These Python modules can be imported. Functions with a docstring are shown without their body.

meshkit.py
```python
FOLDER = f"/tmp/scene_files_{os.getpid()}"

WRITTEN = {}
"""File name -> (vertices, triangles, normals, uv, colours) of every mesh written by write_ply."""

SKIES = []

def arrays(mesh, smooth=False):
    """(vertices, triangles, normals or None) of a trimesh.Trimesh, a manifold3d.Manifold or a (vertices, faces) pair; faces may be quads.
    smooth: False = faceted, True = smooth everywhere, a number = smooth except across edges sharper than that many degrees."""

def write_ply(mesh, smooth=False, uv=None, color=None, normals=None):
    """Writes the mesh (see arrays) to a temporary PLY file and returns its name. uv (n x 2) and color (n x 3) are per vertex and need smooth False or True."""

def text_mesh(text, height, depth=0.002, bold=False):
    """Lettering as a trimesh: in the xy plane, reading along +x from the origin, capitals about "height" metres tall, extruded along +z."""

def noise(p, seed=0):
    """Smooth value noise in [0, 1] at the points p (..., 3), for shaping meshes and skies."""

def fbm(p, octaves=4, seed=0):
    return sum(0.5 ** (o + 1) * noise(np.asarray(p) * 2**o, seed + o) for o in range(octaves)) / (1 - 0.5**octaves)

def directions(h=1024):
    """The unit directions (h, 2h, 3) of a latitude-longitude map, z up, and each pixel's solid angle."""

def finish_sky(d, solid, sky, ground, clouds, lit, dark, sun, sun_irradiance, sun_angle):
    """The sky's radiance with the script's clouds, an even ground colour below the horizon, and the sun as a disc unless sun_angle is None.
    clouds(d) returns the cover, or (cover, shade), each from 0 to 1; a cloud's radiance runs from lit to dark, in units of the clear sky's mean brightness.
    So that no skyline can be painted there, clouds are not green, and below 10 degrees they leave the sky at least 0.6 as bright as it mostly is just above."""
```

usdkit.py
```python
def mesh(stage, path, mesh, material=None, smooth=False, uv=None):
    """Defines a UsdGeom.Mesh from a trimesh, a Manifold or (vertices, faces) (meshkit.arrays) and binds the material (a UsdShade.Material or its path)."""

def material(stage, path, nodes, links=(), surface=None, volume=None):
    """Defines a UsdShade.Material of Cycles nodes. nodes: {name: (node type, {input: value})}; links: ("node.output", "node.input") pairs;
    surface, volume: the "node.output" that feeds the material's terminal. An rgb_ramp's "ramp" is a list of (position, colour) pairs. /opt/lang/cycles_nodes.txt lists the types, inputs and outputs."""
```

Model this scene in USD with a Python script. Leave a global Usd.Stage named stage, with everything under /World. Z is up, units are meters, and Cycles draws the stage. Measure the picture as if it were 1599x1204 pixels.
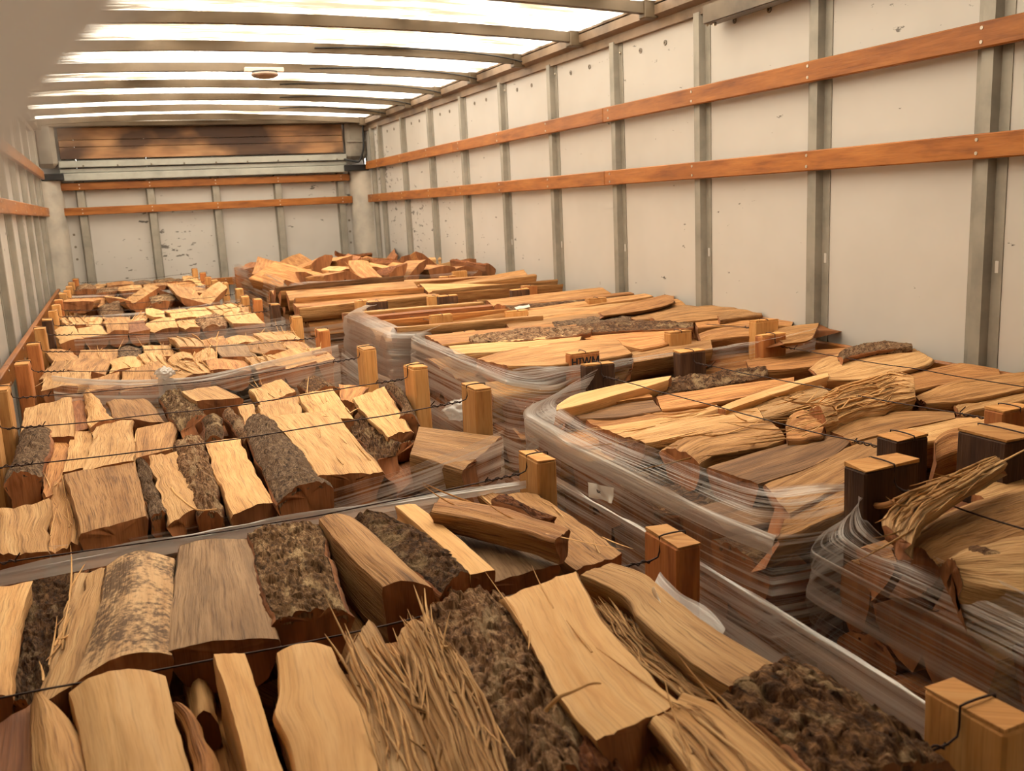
import math, random
import numpy as np, trimesh, manifold3d, usdkit, meshkit
from pxr import Usd, UsdGeom, UsdLux, UsdShade, Gf, Sdf, Vt

stage = Usd.Stage.CreateInMemory()
UsdGeom.SetStageUpAxis(stage, UsdGeom.Tokens.z)
UsdGeom.SetStageMetersPerUnit(stage, 1.0)
UsdGeom.Xform.Define(stage, '/World')
RNG = np.random.default_rng(7)

# ------------------------------------------------------------------ camera, sky, exposure
CZ = 1.70                                   # camera height above the truck floor; z in the lists below is measured from the camera
FPX, YAW, PITCH, ROLL = 1464.25, 0.3948, 0.1938, -0.0480
def _rot():
    cy, sy, cp, sp, cr, sr = math.cos(YAW), math.sin(YAW), math.cos(PITCH), math.sin(PITCH), math.cos(ROLL), math.sin(ROLL)
    f = np.array([sy*cp, cy*cp, -sp]); r = np.array([cy, -sy, 0.]); u = np.cross(r, f)
    return cr*r + sr*u, -sr*r + cr*u, f
CR, CU, CF = _rot()
cam = UsdGeom.Camera.Define(stage, '/World/camera')
cam.CreateHorizontalApertureAttr(36.0)
cam.CreateFocalLengthAttr(36.0*FPX/1599)
cam.CreateClippingRangeAttr(Gf.Vec2f(0.008, 100))
cam.CreateFStopAttr(11.0); cam.CreateFocusDistanceAttr(1.9)
m4 = Gf.Matrix4d(*CR, 0, *CU, 0, *(-CF), 0, 0, 0, CZ, 1)
cam.AddTransformOp().Set(m4)
cam.CreateExposureAttr(-1.98)
sky = UsdLux.DomeLight.Define(stage, '/World/sky')
sky.CreateColorAttr(Gf.Vec3f(1.0, 0.94, 0.86)); sky.CreateIntensityAttr(17.5)

def ray(px, py):
    return (px-799.5)/FPX*CR - (py-602)/FPX*CU + CF
def P(px, py, z):                            # the point of height z seen at that pixel
    d = ray(px, py); return d*(z/d[2])
def PX(px, py, x):
    d = ray(px, py); return d*(x/d[0])
def PY(px, py, y):
    d = ray(px, py); return d*(y/d[1])

# ------------------------------------------------------------------ helpers
USED = {}
def numbered(parent, name):
    k = (parent, name); n = USED.get(k, 0); USED[k] = n+1
    return name if n == 0 else f'{name}_{n:03d}'
def keys(p, label=None, cat=None, group=None, kind=None):
    for k, v in (('label', label), ('category', cat), ('group', group), ('kind', kind)):
        if v: p.SetCustomDataByKey(k, v)
def shade(n):
    return UsdShade.Material.Get(stage, '/World/Looks/'+n)
def put(parent, name, mesh, mat, smooth=35, uv=None, off=(0, 0, 0)):
    v, f = (np.array(mesh.vertices), np.array(mesh.faces)) if hasattr(mesh, 'vertices') else (np.asarray(mesh[0], float), np.asarray(mesh[1]))
    path = f'{parent}/{numbered(parent, name)}'
    usdkit.mesh(stage, path, (v-np.asarray(off), f), shade(mat), smooth, uv)
    return path
def thing(name, label, cat, parts, group=None, kind=None):
    """parts: (name, mesh, material[, smooth[, uv[, children]]]); z from the camera. The Xform stands at the base of the thing."""
    path = '/World/'+numbered('/World', name)
    vs = np.vstack([np.asarray(p[1].vertices if hasattr(p[1], 'vertices') else p[1][0]) for p in parts])
    lo, hi = vs.min(0), vs.max(0); base = np.array([(lo[0]+hi[0])/2, (lo[1]+hi[1])/2, lo[2]])
    x = UsdGeom.Xform.Define(stage, path); x.AddTranslateOp().Set(Gf.Vec3d(*map(float, base+[0, 0, CZ])))
    keys(x.GetPrim(), label, cat, group, kind)
    for p in parts:
        q = put(path, p[0], p[1], p[2], p[3] if len(p) > 3 else 35, p[4] if len(p) > 4 else None, base)
        if len(p) > 5 and p[5]: keys(stage.GetPrimAtPath(q), **p[5])
    return path
def single(name, label, cat, mesh, mat, smooth=35, uv=None, group=None, kind=None):
    v, f = (np.array(mesh.vertices), np.array(mesh.faces)) if hasattr(mesh, 'vertices') else (np.asarray(mesh[0], float), np.asarray(mesh[1]))
    q = put('/World', name, (v+np.array([0, 0, CZ]), f), mat, smooth, uv)
    keys(stage.GetPrimAtPath(q), label, cat, group, kind)
    return q
def struct(name):
    x = UsdGeom.Xform.Define(stage, '/World/'+name); keys(x.GetPrim(), kind='structure')
    return '/World/'+name
def sput(parent, name, mesh, mat, smooth=35, uv=None, kind=None):
    q = put(parent, name, mesh, mat, smooth, uv, (0, 0, -CZ))
    if kind: keys(stage.GetPrimAtPath(q), kind=kind)
    return q
def join(ms):
    out_v, out_f, n = [], [], 0
    for m in ms:
        v, f = (np.asarray(m.vertices), np.asarray(m.faces)) if hasattr(m, 'vertices') else m
        out_v.append(v); out_f.append(np.asarray(f)+n); n += len(v)
    return np.vstack(out_v), np.vstack(out_f)
def box(x0, x1, y0, y1, z0, z1, b=0.0):
    """A box, its edges chamfered by b."""
    x0, x1 = sorted((x0, x1)); y0, y1 = sorted((y0, y1)); z0, z1 = sorted((z0, z1))
    if b <= 0:
        m = trimesh.creation.box([x1-x0, y1-y0, z1-z0]); m.apply_translation([(x0+x1)/2, (y0+y1)/2, (z0+z1)/2]); return m
    pts = []
    for sx in (0, 1):
        for sy in (0, 1):
            for sz in (0, 1):
                c = np.array([(x0, x1)[sx], (y0, y1)[sy], (z0, z1)[sz]]); d = np.array([1-2*sx, 1-2*sy, 1-2*sz])*b
                for k in range(3):
                    e = d.copy(); e[k] = 0; pts.append(c+e)
    return trimesh.convex.convex_hull(np.array(pts))
def spin(m, ang, at):
    m = m.copy(); m.apply_transform(trimesh.transformations.rotation_matrix(ang, [0, 0, 1], at)); return m
def tube(pts, r, n=6):
    pts = np.asarray(pts, float); t = np.gradient(pts, axis=0); t /= np.maximum(np.linalg.norm(t, axis=1, keepdims=True), 1e-9)
    up = np.array([0, 0, 1.0]) if abs(t[:, 2]).mean() < .8 else np.array([1.0, 0, 0])
    a = np.cross(t, up); a /= np.maximum(np.linalg.norm(a, axis=1, keepdims=True), 1e-9); b = np.cross(t, a)
    r = np.broadcast_to(r, len(pts))
    th = np.arange(n)/n*2*np.pi
    v = (pts[:, None]+r[:, None, None]*(a[:, None]*np.cos(th)[None, :, None]+b[:, None]*np.sin(th)[None, :, None])).reshape(-1, 3)
    f = []
    for i in range(len(pts)-1):
        for k in range(n):
            p, q = i*n+k, i*n+(k+1) % n
            f += [[p, q, q+n], [p, q+n, p+n]]
    for k in range(1, n-1):
        f += [[0, k, k+1], [(len(pts)-1)*n, (len(pts)-1)*n+k+1, (len(pts)-1)*n+k]]
    return v, np.array(f)
def curve(pts, n=24):
    """A smooth curve through the points."""
    pts = np.asarray(pts, float)
    if len(pts) == 2: return pts[0]+(pts[1]-pts[0])*np.linspace(0, 1, n)[:, None]
    d = np.r_[0, np.cumsum(np.linalg.norm(np.diff(pts, axis=0), axis=1))]; s = np.linspace(0, d[-1], n)
    from scipy.interpolate import PchipInterpolator
    return np.stack([PchipInterpolator(d, pts[:, k])(s) for k in range(pts.shape[1])], 1)
def grid_faces(nu, nv, flip=False):
    i = np.arange(nu-1)[:, None]*nv+np.arange(nv-1)[None]
    i = i.ravel(); q = np.stack([i, i+1, i+nv+1, i+nv], 1)
    if flip: q = q[:, ::-1]
    return np.vstack([q[:, [0, 1, 2]], q[:, [0, 2, 3]]])
def extrude(profile, axis, a, b):
    """A closed profile swept along one axis. axis 'z': profile (x, y); 'y': (x, z); 'x': (y, z)."""
    from shapely.geometry import Polygon
    m = trimesh.creation.extrude_polygon(Polygon(profile), b-a, engine='earcut'); v = np.array(m.vertices)
    if axis == 'z': w = np.stack([v[:, 0], v[:, 1], v[:, 2]+a], 1)
    elif axis == 'y': w = np.stack([v[:, 0], v[:, 2]+a, v[:, 1]], 1)
    else: w = np.stack([v[:, 2]+a, v[:, 0], v[:, 1]], 1)
    f = np.array(m.faces)
    t = trimesh.Trimesh(w, f, process=False)
    if t.volume < 0: f = f[:, ::-1]
    return w, f

# ------------------------------------------------------------------ materials
def srgb(*c):
    c = np.array(c)/255.; return tuple(np.where(c < .04045, c/12.92, ((c+.055)/1.055)**2.4))
def mat(name, nodes, links, surface='p.BSDF'):
    return usdkit.material(stage, '/World/Looks/'+name, nodes, links, surface)
UsdGeom.Scope.Define(stage, '/World/Looks')
def wood(name, dark, mid, light, streak=0.55, bump=0.5, rough=0.75, spots=None, vary=0.30, fine=1.0):
    """Split wood: grain runs along u of the mesh's own st, in metres."""
    n = {'st': ('attribute', {'attribute': 'st'}),
         'oi': ('object_info', {}),
         'm1': ('mapping', {'scale': (5, 60*fine, 1)}), 'm2': ('mapping', {'scale': (11, 330*fine, 1)}), 'm3': ('mapping', {'scale': (3, 13, 1)}),
         'n1': ('noise_texture', {'scale': 1.0, 'detail': 4.0, 'roughness': .6, 'distortion': .25}),
         'n2': ('noise_texture', {'scale': 1.0, 'detail': 3.0, 'roughness': .6}),
         'n3': ('noise_texture', {'scale': 1.0, 'detail': 3.0, 'roughness': .5, 'distortion': .8}),
         'r1': ('rgb_ramp', {'ramp': [(.25, dark), (.45, mid), (.72, light)]}),
         'r2': ('rgb_ramp', {'ramp': [(.32, (.34, .27, .21)), (.48, (1, 1, 1)), (1, (1, 1, 1))]}),
         'r3': ('rgb_ramp', {'ramp': [(.3, (.74, .66, .56)), (.55, (1, 1, 1)), (.8, (1.0, 1.0, 1.0))]}),
         'x1': ('mix', {'mix_type': 'multiply', 'fac': streak}), 'x2': ('mix', {'mix_type': 'multiply', 'fac': .8}),
         'mr': ('map_range', {'from_min': 0., 'from_max': 1., 'to_min': 1-vary, 'to_max': 1+vary*.55}),
         'hs': ('hsv', {'saturation': 1.0}),
         'ad': ('math', {'math_type': 'multiply_add', 'value2': .7}),
         'bp': ('bump', {'strength': bump, 'distance': .004}),
         'p': ('principled_bsdf', {'roughness': rough, 'specular_ior_level': .25})}
    l = [('st.vector', 'm1.vector'), ('st.vector', 'm2.vector'), ('st.vector', 'm3.vector'), ('m1.vector', 'n1.vector'), ('m2.vector', 'n2.vector'), ('m3.vector', 'n3.vector'),
         ('n1.fac', 'r1.fac'), ('n2.fac', 'r2.fac'), ('n3.fac', 'r3.fac'), ('r1.color', 'x1.color1'), ('r2.color', 'x1.color2'), ('x1.color', 'x2.color1'), ('r3.color', 'x2.color2'),
         ('oi.random', 'mr.value'), ('mr.result', 'hs.value'), ('n1.fac', 'ad.value1'), ('n2.fac', 'ad.value3'), ('ad.value', 'bp.height'), ('bp.normal', 'p.normal')]
    if spots:
        n['ms'] = ('mapping', {'scale': (95, 110, 1)}); n['ns'] = ('noise_texture', {'scale': 1.0, 'detail': 6.0, 'roughness': .65})
        n['mb'] = ('mapping', {'scale': (9, 9, 1)}); n['nb'] = ('noise_texture', {'scale': 1.0, 'detail': 2.0})
        n['sa'] = ('math', {'math_type': 'add'}); n['rs'] = ('rgb_ramp', {'ramp': [(.46, (1, 1, 1)), (.56, spots), (1, spots)]})
        n['sh'] = ('math', {'math_type': 'multiply', 'value2': .5}); n['xs'] = ('mix', {'mix_type': 'multiply', 'fac': .95})
        l += [('st.vector', 'ms.vector'), ('ms.vector', 'ns.vector'), ('st.vector', 'mb.vector'), ('mb.vector', 'nb.vector'), ('ns.fac', 'sa.value1'), ('nb.fac', 'sa.value2'),
              ('sa.value', 'sh.value1'), ('sh.value', 'rs.fac'), ('x2.color', 'xs.color1'), ('rs.color', 'xs.color2'), ('xs.color', 'hs.color')]
    else: l += [('x2.color', 'hs.color')]
    l += [('hs.color', 'p.base_color')]
    return mat(name, n, l)
W_PALE = (srgb(132, 94, 56), srgb(186, 142, 92), srgb(212, 173, 122))
W_TAN = (srgb(98, 66, 36), srgb(150, 108, 64), srgb(182, 140, 92))
W_ORANGE = (srgb(104, 64, 32), srgb(158, 107, 60), srgb(190, 142, 88))
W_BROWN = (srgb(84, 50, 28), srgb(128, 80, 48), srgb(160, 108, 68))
wood('wood_pale', *W_PALE, streak=.78, bump=.7)
wood('wood_tan', *W_TAN, streak=.85, bump=.7)
wood('wood_orange', *W_ORANGE, streak=.85, bump=.7)
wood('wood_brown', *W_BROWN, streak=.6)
wood('wood_smooth', srgb(178, 132, 82), srgb(204, 160, 106), srgb(220, 180, 130), streak=.34, bump=.2)
wood('wood_fibrous', srgb(132, 92, 52), srgb(186, 144, 96), srgb(214, 178, 132), streak=.75, bump=1.0)
wood('wood_weathered', srgb(92, 70, 50), srgb(134, 104, 74), srgb(164, 132, 98), streak=.75, bump=.8, fine=.8)
wood('wood_grey_brown', srgb(70, 48, 32), srgb(112, 80, 52), srgb(150, 112, 76), streak=.7, bump=.6)
wood('wood_mouldy', srgb(140, 106, 72), srgb(178, 142, 102), srgb(196, 164, 124), streak=.3, spots=(.16, .13, .11))
wood('wood_cut', srgb(92, 54, 28), srgb(130, 80, 44), srgb(160, 104, 62), streak=.35, bump=.3, fine=.5)
wood('timber_stake', srgb(160, 106, 54), srgb(188, 134, 76), srgb(206, 158, 100), streak=.35, bump=.2, fine=.7)
wood('timber_stake_red', srgb(130, 72, 34), srgb(172, 104, 54), srgb(196, 130, 74), streak=.35, bump=.2, fine=.7)
wood('timber_stake_dark', srgb(42, 26, 16), srgb(66, 42, 28), srgb(96, 66, 44), streak=.5, bump=.3, fine=.7)
wood('slat_wood', srgb(100, 54, 20), srgb(130, 77, 30), srgb(150, 95, 44), streak=.25, bump=.1, rough=.45, fine=.5, vary=.12)
def bark(name, dark, mid, light, lichen=None):
    n = {'st': ('attribute', {'attribute': 'st'}), 'oi': ('object_info', {}),
         'm1': ('mapping', {'scale': (60, 110, 1)}), 'm2': ('mapping', {'scale': (170, 260, 1)}), 'm3': ('mapping', {'scale': (14, 22, 1)}),
         'n1': ('noise_texture', {'scale': 1., 'detail': 5., 'roughness': .65, 'distortion': .7}), 'n2': ('noise_texture', {'scale': 1., 'detail': 4., 'roughness': .7}),
         'n3': ('noise_texture', {'scale': 1., 'detail': 5., 'roughness': .7}),
         'r1': ('rgb_ramp', {'ramp': [(.32, dark), (.48, mid), (.68, light)]}), 'r2': ('rgb_ramp', {'ramp': [(.3, (.35, .33, .32)), (.6, (1, 1, 1))]}),
         'r3': ('rgb_ramp', {'ramp': [(.53, (0, 0, 0)), (.62, (1, 1, 1))]}),
         'x1': ('mix', {'mix_type': 'multiply', 'fac': .8}), 'x2': ('mix', {'color2': lichen or mid}),
         'mr': ('map_range', {'to_min': .75, 'to_max': 1.2}), 'hs': ('hsv', {}),
         'ad': ('math', {'math_type': 'multiply_add', 'value2': 1.2}),
         'bp': ('bump', {'strength': 1.0, 'distance': .006}), 'p': ('principled_bsdf', {'roughness': .9, 'specular_ior_level': .15})}
    l = [('st.vector', f'm{k}.vector') for k in (1, 2, 3)]+[(f'm{k}.vector', f'n{k}.vector') for k in (1, 2, 3)]+[('n1.fac', 'r1.fac'), ('n2.fac', 'r2.fac'), ('n3.fac', 'r3.fac'),
         ('r1.color', 'x2.color1'), ('r3.color', 'x2.fac'), ('x2.color', 'x1.color1'), ('r2.color', 'x1.color2'), ('x1.color', 'hs.color'), ('oi.random', 'mr.value'), ('mr.result', 'hs.value'), ('hs.color', 'p.base_color'),
         ('n1.fac', 'ad.value1'), ('n2.fac', 'ad.value3'), ('ad.value', 'bp.height'), ('bp.normal', 'p.normal')]
    return mat(name, n, l)
bark('bark_brown', srgb(52, 34, 23), srgb(118, 85, 58), srgb(178, 143, 107), srgb(164, 137, 105))
bark('bark_red', srgb(50, 26, 14), srgb(112, 64, 36), srgb(156, 102, 62))
bark('bark_grey', srgb(52, 40, 32), srgb(112, 88, 68), srgb(160, 134, 106))
bark('bark_lichen', srgb(48, 33, 22), srgb(104, 76, 50), srgb(156, 124, 90), srgb(180, 152, 114))
bark('bark_dark', srgb(40, 27, 19), srgb(88, 60, 39), srgb(142, 106, 72), srgb(150, 124, 92))
def plain(name, col, rough=.6, metal=0., noise=.12, scale=18., spec=.4, bump=0.):
    c = np.array(col)
    n = {'tc': ('texture_coordinate', {}), 'n': ('noise_texture', {'scale': scale, 'detail': 5., 'roughness': .6}),
         'r': ('rgb_ramp', {'ramp': [(.3, tuple(c*(1-noise*2))), (.55, tuple(c)), (.8, tuple(np.minimum(c*(1+noise), 1)))]}),
         'b': ('bump', {'strength': bump, 'distance': .002}), 'p': ('principled_bsdf', {'roughness': rough, 'metallic': metal, 'specular_ior_level': spec})}
    return mat(name, n, [('tc.object', 'n.vector'), ('n.fac', 'r.fac'), ('r.color', 'p.base_color'), ('n.fac', 'b.height'), ('b.normal', 'p.normal')])
plain('galvanised', srgb(134, 128, 117), .5, .35, .14, 9.)
plain('bow_steel', srgb(84, 70, 52), .55, .2, .10, 7.)
plain('channel_steel', srgb(92, 80, 66), .5, .2, .2, 8.)
plain('alu', srgb(150, 150, 142), .5, .25, .14, 6.)
plain('black_steel', srgb(24, 22, 22), .5, .1, .2)
plain('grey_grp', srgb(128, 120, 108), .6, 0., .3, 4.)
plain('rail_dirty', srgb(112, 92, 72), .6, .1, .3, 5.)
plain('corner_grey', srgb(176, 168, 156), .5, .1, .22, 4.)
plain('floor_ply', srgb(88, 60, 40), .7, 0., .2, 6.)
plain('rubber', srgb(20, 19, 18), .6, 0., .1)
plain('screw', srgb(190, 180, 165), .35, .7, .05)
plain('rivet', srgb(110, 100, 88), .5, .3, .05)
plain('wire_rust', srgb(46, 24, 16), .6, .4, .25, 60.)
plain('paper', srgb(236, 230, 220), .8, 0., .04, 30.)
plain('ink', srgb(24, 18, 18), .7, 0., .02)
plain('lamp_white', srgb(226, 216, 200), .5, 0., .05)
plain('lamp_body', srgb(120, 96, 80), .4, 0., .1)
mat('skin', {'tc': ('texture_coordinate', {}), 'n': ('noise_texture', {'scale': 60., 'detail': 4.}), 'r': ('rgb_ramp', {'ramp': [(.3, srgb(246, 216, 186)), (.7, srgb(252, 230, 206))]}),
    'p': ('principled_bsdf', {'roughness': .5, 'subsurface_weight': 1.0, 'subsurface_scale': .09, 'subsurface_radius': (1., .7, .5)})}, [('tc.object', 'n.vector'), ('n.fac', 'r.fac'), ('r.color', 'p.base_color')])
plain('sleeve', srgb(52, 56, 66), .9, 0., .15, 60.)
def panel_mat(name, along):
    """Off-white liner with knocks and scuffs, elongated along the wall. along: index of the horizontal axis that runs along the wall."""
    sc = [26., 26., 60.]; sc[1-along] = 1.
    n = {'g': ('geometry', {}), 'm': ('mapping', {'scale': tuple(sc)}), 'n': ('noise_texture', {'scale': .55, 'detail': 5., 'roughness': .62}),
         'nb': ('noise_texture', {'scale': 1.3, 'detail': 2.}), 'ns': ('noise_texture', {'scale': 2.2, 'detail': 4.}), 'a': ('math', {'math_type': 'multiply_add', 'value2': .5}),
         'r': ('rgb_ramp', {'ramp': [(.0, (1, 1, 1)), (.915, (1, 1, 1)), (.945, (.14, .12, .10)), (1, (.08, .07, .06))]}),
         'rb': ('rgb_ramp', {'ramp': [(.3, srgb(184, 180, 174)), (.6, srgb(195, 192, 187)), (1, srgb(201, 199, 194))]}),
         'x': ('mix', {'mix_type': 'multiply', 'fac': .9}), 'p': ('principled_bsdf', {'roughness': .38, 'specular_ior_level': .3})}
    return mat(name, n, [('g.position', 'm.vector'), ('m.vector', 'n.vector'), ('g.position', 'nb.vector'), ('g.position', 'ns.vector'), ('nb.fac', 'a.value1'), ('n.fac', 'a.value3'), ('a.value', 'r.fac'),
               ('ns.fac', 'rb.fac'), ('rb.color', 'x.color1'), ('r.color', 'x.color2'), ('x.color', 'p.base_color')])
panel_mat('panel_side', 1); panel_mat('panel_front', 0)
# stained header boards
mat('header_ply', {'g': ('geometry', {}), 'm': ('mapping', {'scale': (1.2, 1, 9)}), 'n': ('noise_texture', {'scale': 1.6, 'detail': 5., 'roughness': .6}), 'm2': ('mapping', {'scale': (1.9, 1, 3.0), 'location': (.55, 0, 0)}),
    'n2': ('noise_texture', {'scale': 1.0, 'detail': 3., 'roughness': .5}), 'r': ('rgb_ramp', {'ramp': [(.3, srgb(104, 68, 42)), (.5, srgb(152, 110, 72)), (.7, srgb(176, 136, 96))]}),
    'r2': ('rgb_ramp', {'ramp': [(.36, (.16, .13, .11)), (.5, (.8, .78, .75)), (.6, (1, 1, 1))]}), 'x': ('mix', {'mix_type': 'multiply', 'fac': 1.}), 'p': ('principled_bsdf', {'roughness': .7})},
    [('g.position', 'm.vector'), ('m.vector', 'n.vector'), ('g.position', 'm2.vector'), ('m2.vector', 'n2.vector'), ('n.fac', 'r.fac'), ('n2.fac', 'r2.fac'), ('r.color', 'x.color1'), ('r2.color', 'x.color2'), ('x.color', 'p.base_color')])
# translucent glass-fibre roof sheet, lit by the sky above it
mat('roof_grp', {'g': ('geometry', {}), 'm': ('mapping', {'scale': (1.4, 5.5, 1)}), 'n': ('noise_texture', {'scale': 2.4, 'detail': 6., 'roughness': .62, 'distortion': .6}), 'm2': ('mapping', {'scale': (.8, .9, 1)}),
    'n2': ('noise_texture', {'scale': 1.0, 'detail': 2.}), 'a': ('math', {'math_type': 'multiply_add', 'value2': .45}),
    'r': ('rgb_ramp', {'ramp': [(.58, (.10, .080, .055)), (.67, (.18, .148, .105)), (.76, (.72, .66, .55)), (.88, (1, .97, .90))]}), 't': ('translucent_bsdf', {}), 'd': ('diffuse_bsdf', {'color': (.6, .55, .46)}), 'mx': ('mix_closure', {'fac': .22})},
    [('g.position', 'm.vector'), ('m.vector', 'n.vector'), ('g.position', 'm2.vector'), ('m2.vector', 'n2.vector'), ('n2.fac', 'a.value1'), ('n.fac', 'a.value3'), ('a.value', 'r.fac'), ('r.color', 't.color'), ('t.BSDF', 'mx.closure1'), ('d.BSDF', 'mx.closure2')], 'mx.closure')
def film(name, base, dense, tint=(.93, .90, .87)):
    """Stretch film: clear with whitish pulled streaks along u."""
    n = {'st': ('attribute', {'attribute': 'st'}), 'm1': ('mapping', {'scale': (1.1, 75, 1)}), 'm2': ('mapping', {'scale': (2.6, 260, 1)}), 'm3': ('mapping', {'scale': (1.6, 5, 1)}),
         'n1': ('noise_texture', {'scale': 1., 'detail': 4., 'roughness': .6, 'distortion': .5}), 'n2': ('noise_texture', {'scale': 1., 'detail': 3., 'roughness': .6, 'distortion': .3}), 'n3': ('noise_texture', {'scale': 1., 'detail': 2.}),
         'a': ('math', {'math_type': 'multiply_add', 'value2': .55}), 'b': ('math', {'math_type': 'multiply_add', 'value2': .6}),
         'mr': ('map_range', {'from_min': .98, 'from_max': 1.30, 'to_min': base, 'to_max': dense, 'clamp': True}),
         'bp': ('bump', {'strength': .6, 'distance': .004}),
         't': ('transparent_bsdf', {'color': (.96, .95, .94)}), 'd': ('diffuse_bsdf', {'color': tint}), 'tr': ('translucent_bsdf', {'color': tint}), 'g': ('glossy_bsdf', {'roughness': .22, 'color': (.95, .95, .95)}),
         'dd': ('mix_closure', {'fac': .74}), 'dg': ('mix_closure', {'fac': .42}), 'mx': ('mix_closure', {})}
    l = [('st.vector', f'm{k}.vector') for k in (1, 2, 3)]+[(f'm{k}.vector', f'n{k}.vector') for k in (1, 2, 3)]+[('n2.fac', 'a.value1'), ('n1.fac', 'a.value3'), ('n3.fac', 'b.value1'), ('a.value', 'b.value3'), ('b.value', 'mr.value'),
         ('a.value', 'bp.height'), ('bp.normal', 'g.normal'), ('bp.normal', 'd.normal'), ('d.BSDF', 'dd.closure1'), ('tr.BSDF', 'dd.closure2'), ('dd.closure', 'dg.closure1'), ('g.BSDF', 'dg.closure2'), ('mr.result', 'mx.fac'), ('t.BSDF', 'mx.closure1'), ('dg.closure', 'mx.closure2')]
    return mat(name, n, l, 'mx.closure')
film('film_clear', .02, .75)
film('film_mid', .05, .95)
film('film_dense', .48, 1.0)
film('film_white', .72, 1.0)

# ------------------------------------------------------------------ the truck body
XR, XL, YF, YB = 2.005, -0.405, 7.69, -0.75          # side liners, front bulkhead, rear end (behind the camera)
ZF = -CZ
STEP, Y0 = 0.6075, 1.724
fl = struct('floor')
for k in range(8):
    sput(fl, 'floor_board', box(XL-.02, XR+.02, YB+k*1.06-.02, YB+(k+1)*1.06-.024, ZF-.03, ZF, .002), 'floor_ply')
# right wall
wr = struct('wall_right')
posts_y = [Y0+STEP*i for i in range(-4, 10)]+[7.43]
edges = [YB]+[y-.012 for y in posts_y]+[YF]
for a, b in zip(edges[:-1], edges[1:]):
    sput(wr, 'panel', box(XR, XR+.02, a, b-.0015, ZF-.01, .66), 'panel_side')
def omega(side, y):
    """Galvanised hat-section post: front face, two webs, two flanges, with a slot in the near web."""
    s = -1 if side == 'R' else 1; w = XR if side == 'R' else XL; t = .003
    d = .025
    prof = [(w, y-.070), (w+s*t, y-.070), (w+s*t, y-.040), (w+s*d, y-.034), (w+s*d, y), (w+s*t, y+.006), (w+s*t, y+.030), (w, y+.030)]
    return extrude(prof, 'z', ZF, .615)
for y in posts_y:
    q = sput(wr, 'post', omega('R', y), 'galvanised', 20)
    if .3 < y < 6:
        pass
for y in posts_y:
    if .3 < y < 5:
        sput(wr, 'slot_hole', box(XR-.0042, XR-.001, y-.060, y-.050, -.23, -.20, .001), 'panel_side')
        sput(wr, 'post_bolt', trimesh.creation.icosphere(1, .006).apply_translation([XR-.004, y-.055, .57]), 'screw')
def slat(parent, side, z0, z1, cuts, extra=''):
    xa = XR-.025 if side == 'R' else XL+.025; xb = xa-.022 if side == 'R' else xa+.022
    for a, b in zip(cuts[:-1], cuts[1:]):
        m = box(xa, xb, a, b-.002, z0, z1, .003)
        L = b-a; v = np.array(m.vertices)
        sput(parent, 'wooden_slat', trimesh.Trimesh(v, m.faces), 'slat_wood', False, np.stack([v[:, 1]+RNG.uniform(0, 9), v[:, 2]+v[:, 0]+RNG.uniform(0, 9)], 1))
    for y in posts_y:
        if y > .2:
            for z in (z0+.014, z1-.014):
                sput(parent, 'screw_head', trimesh.creation.cylinder(.0045, .002, sections=8).apply_transform(trimesh.transformations.rotation_matrix(math.pi/2, [0, 1, 0])).apply_translation([xb-(.001 if side == 'R' else -.001), y-.017, (z)]), 'screw')
J1 = Y0+STEP*3+.03
for z0, z1 in ((.304, .364), (.047, .107), (-.535, -.465)):
    slat(wr, 'R', z0, z1, [YB, J1, 5.45, 7.52])
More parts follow.
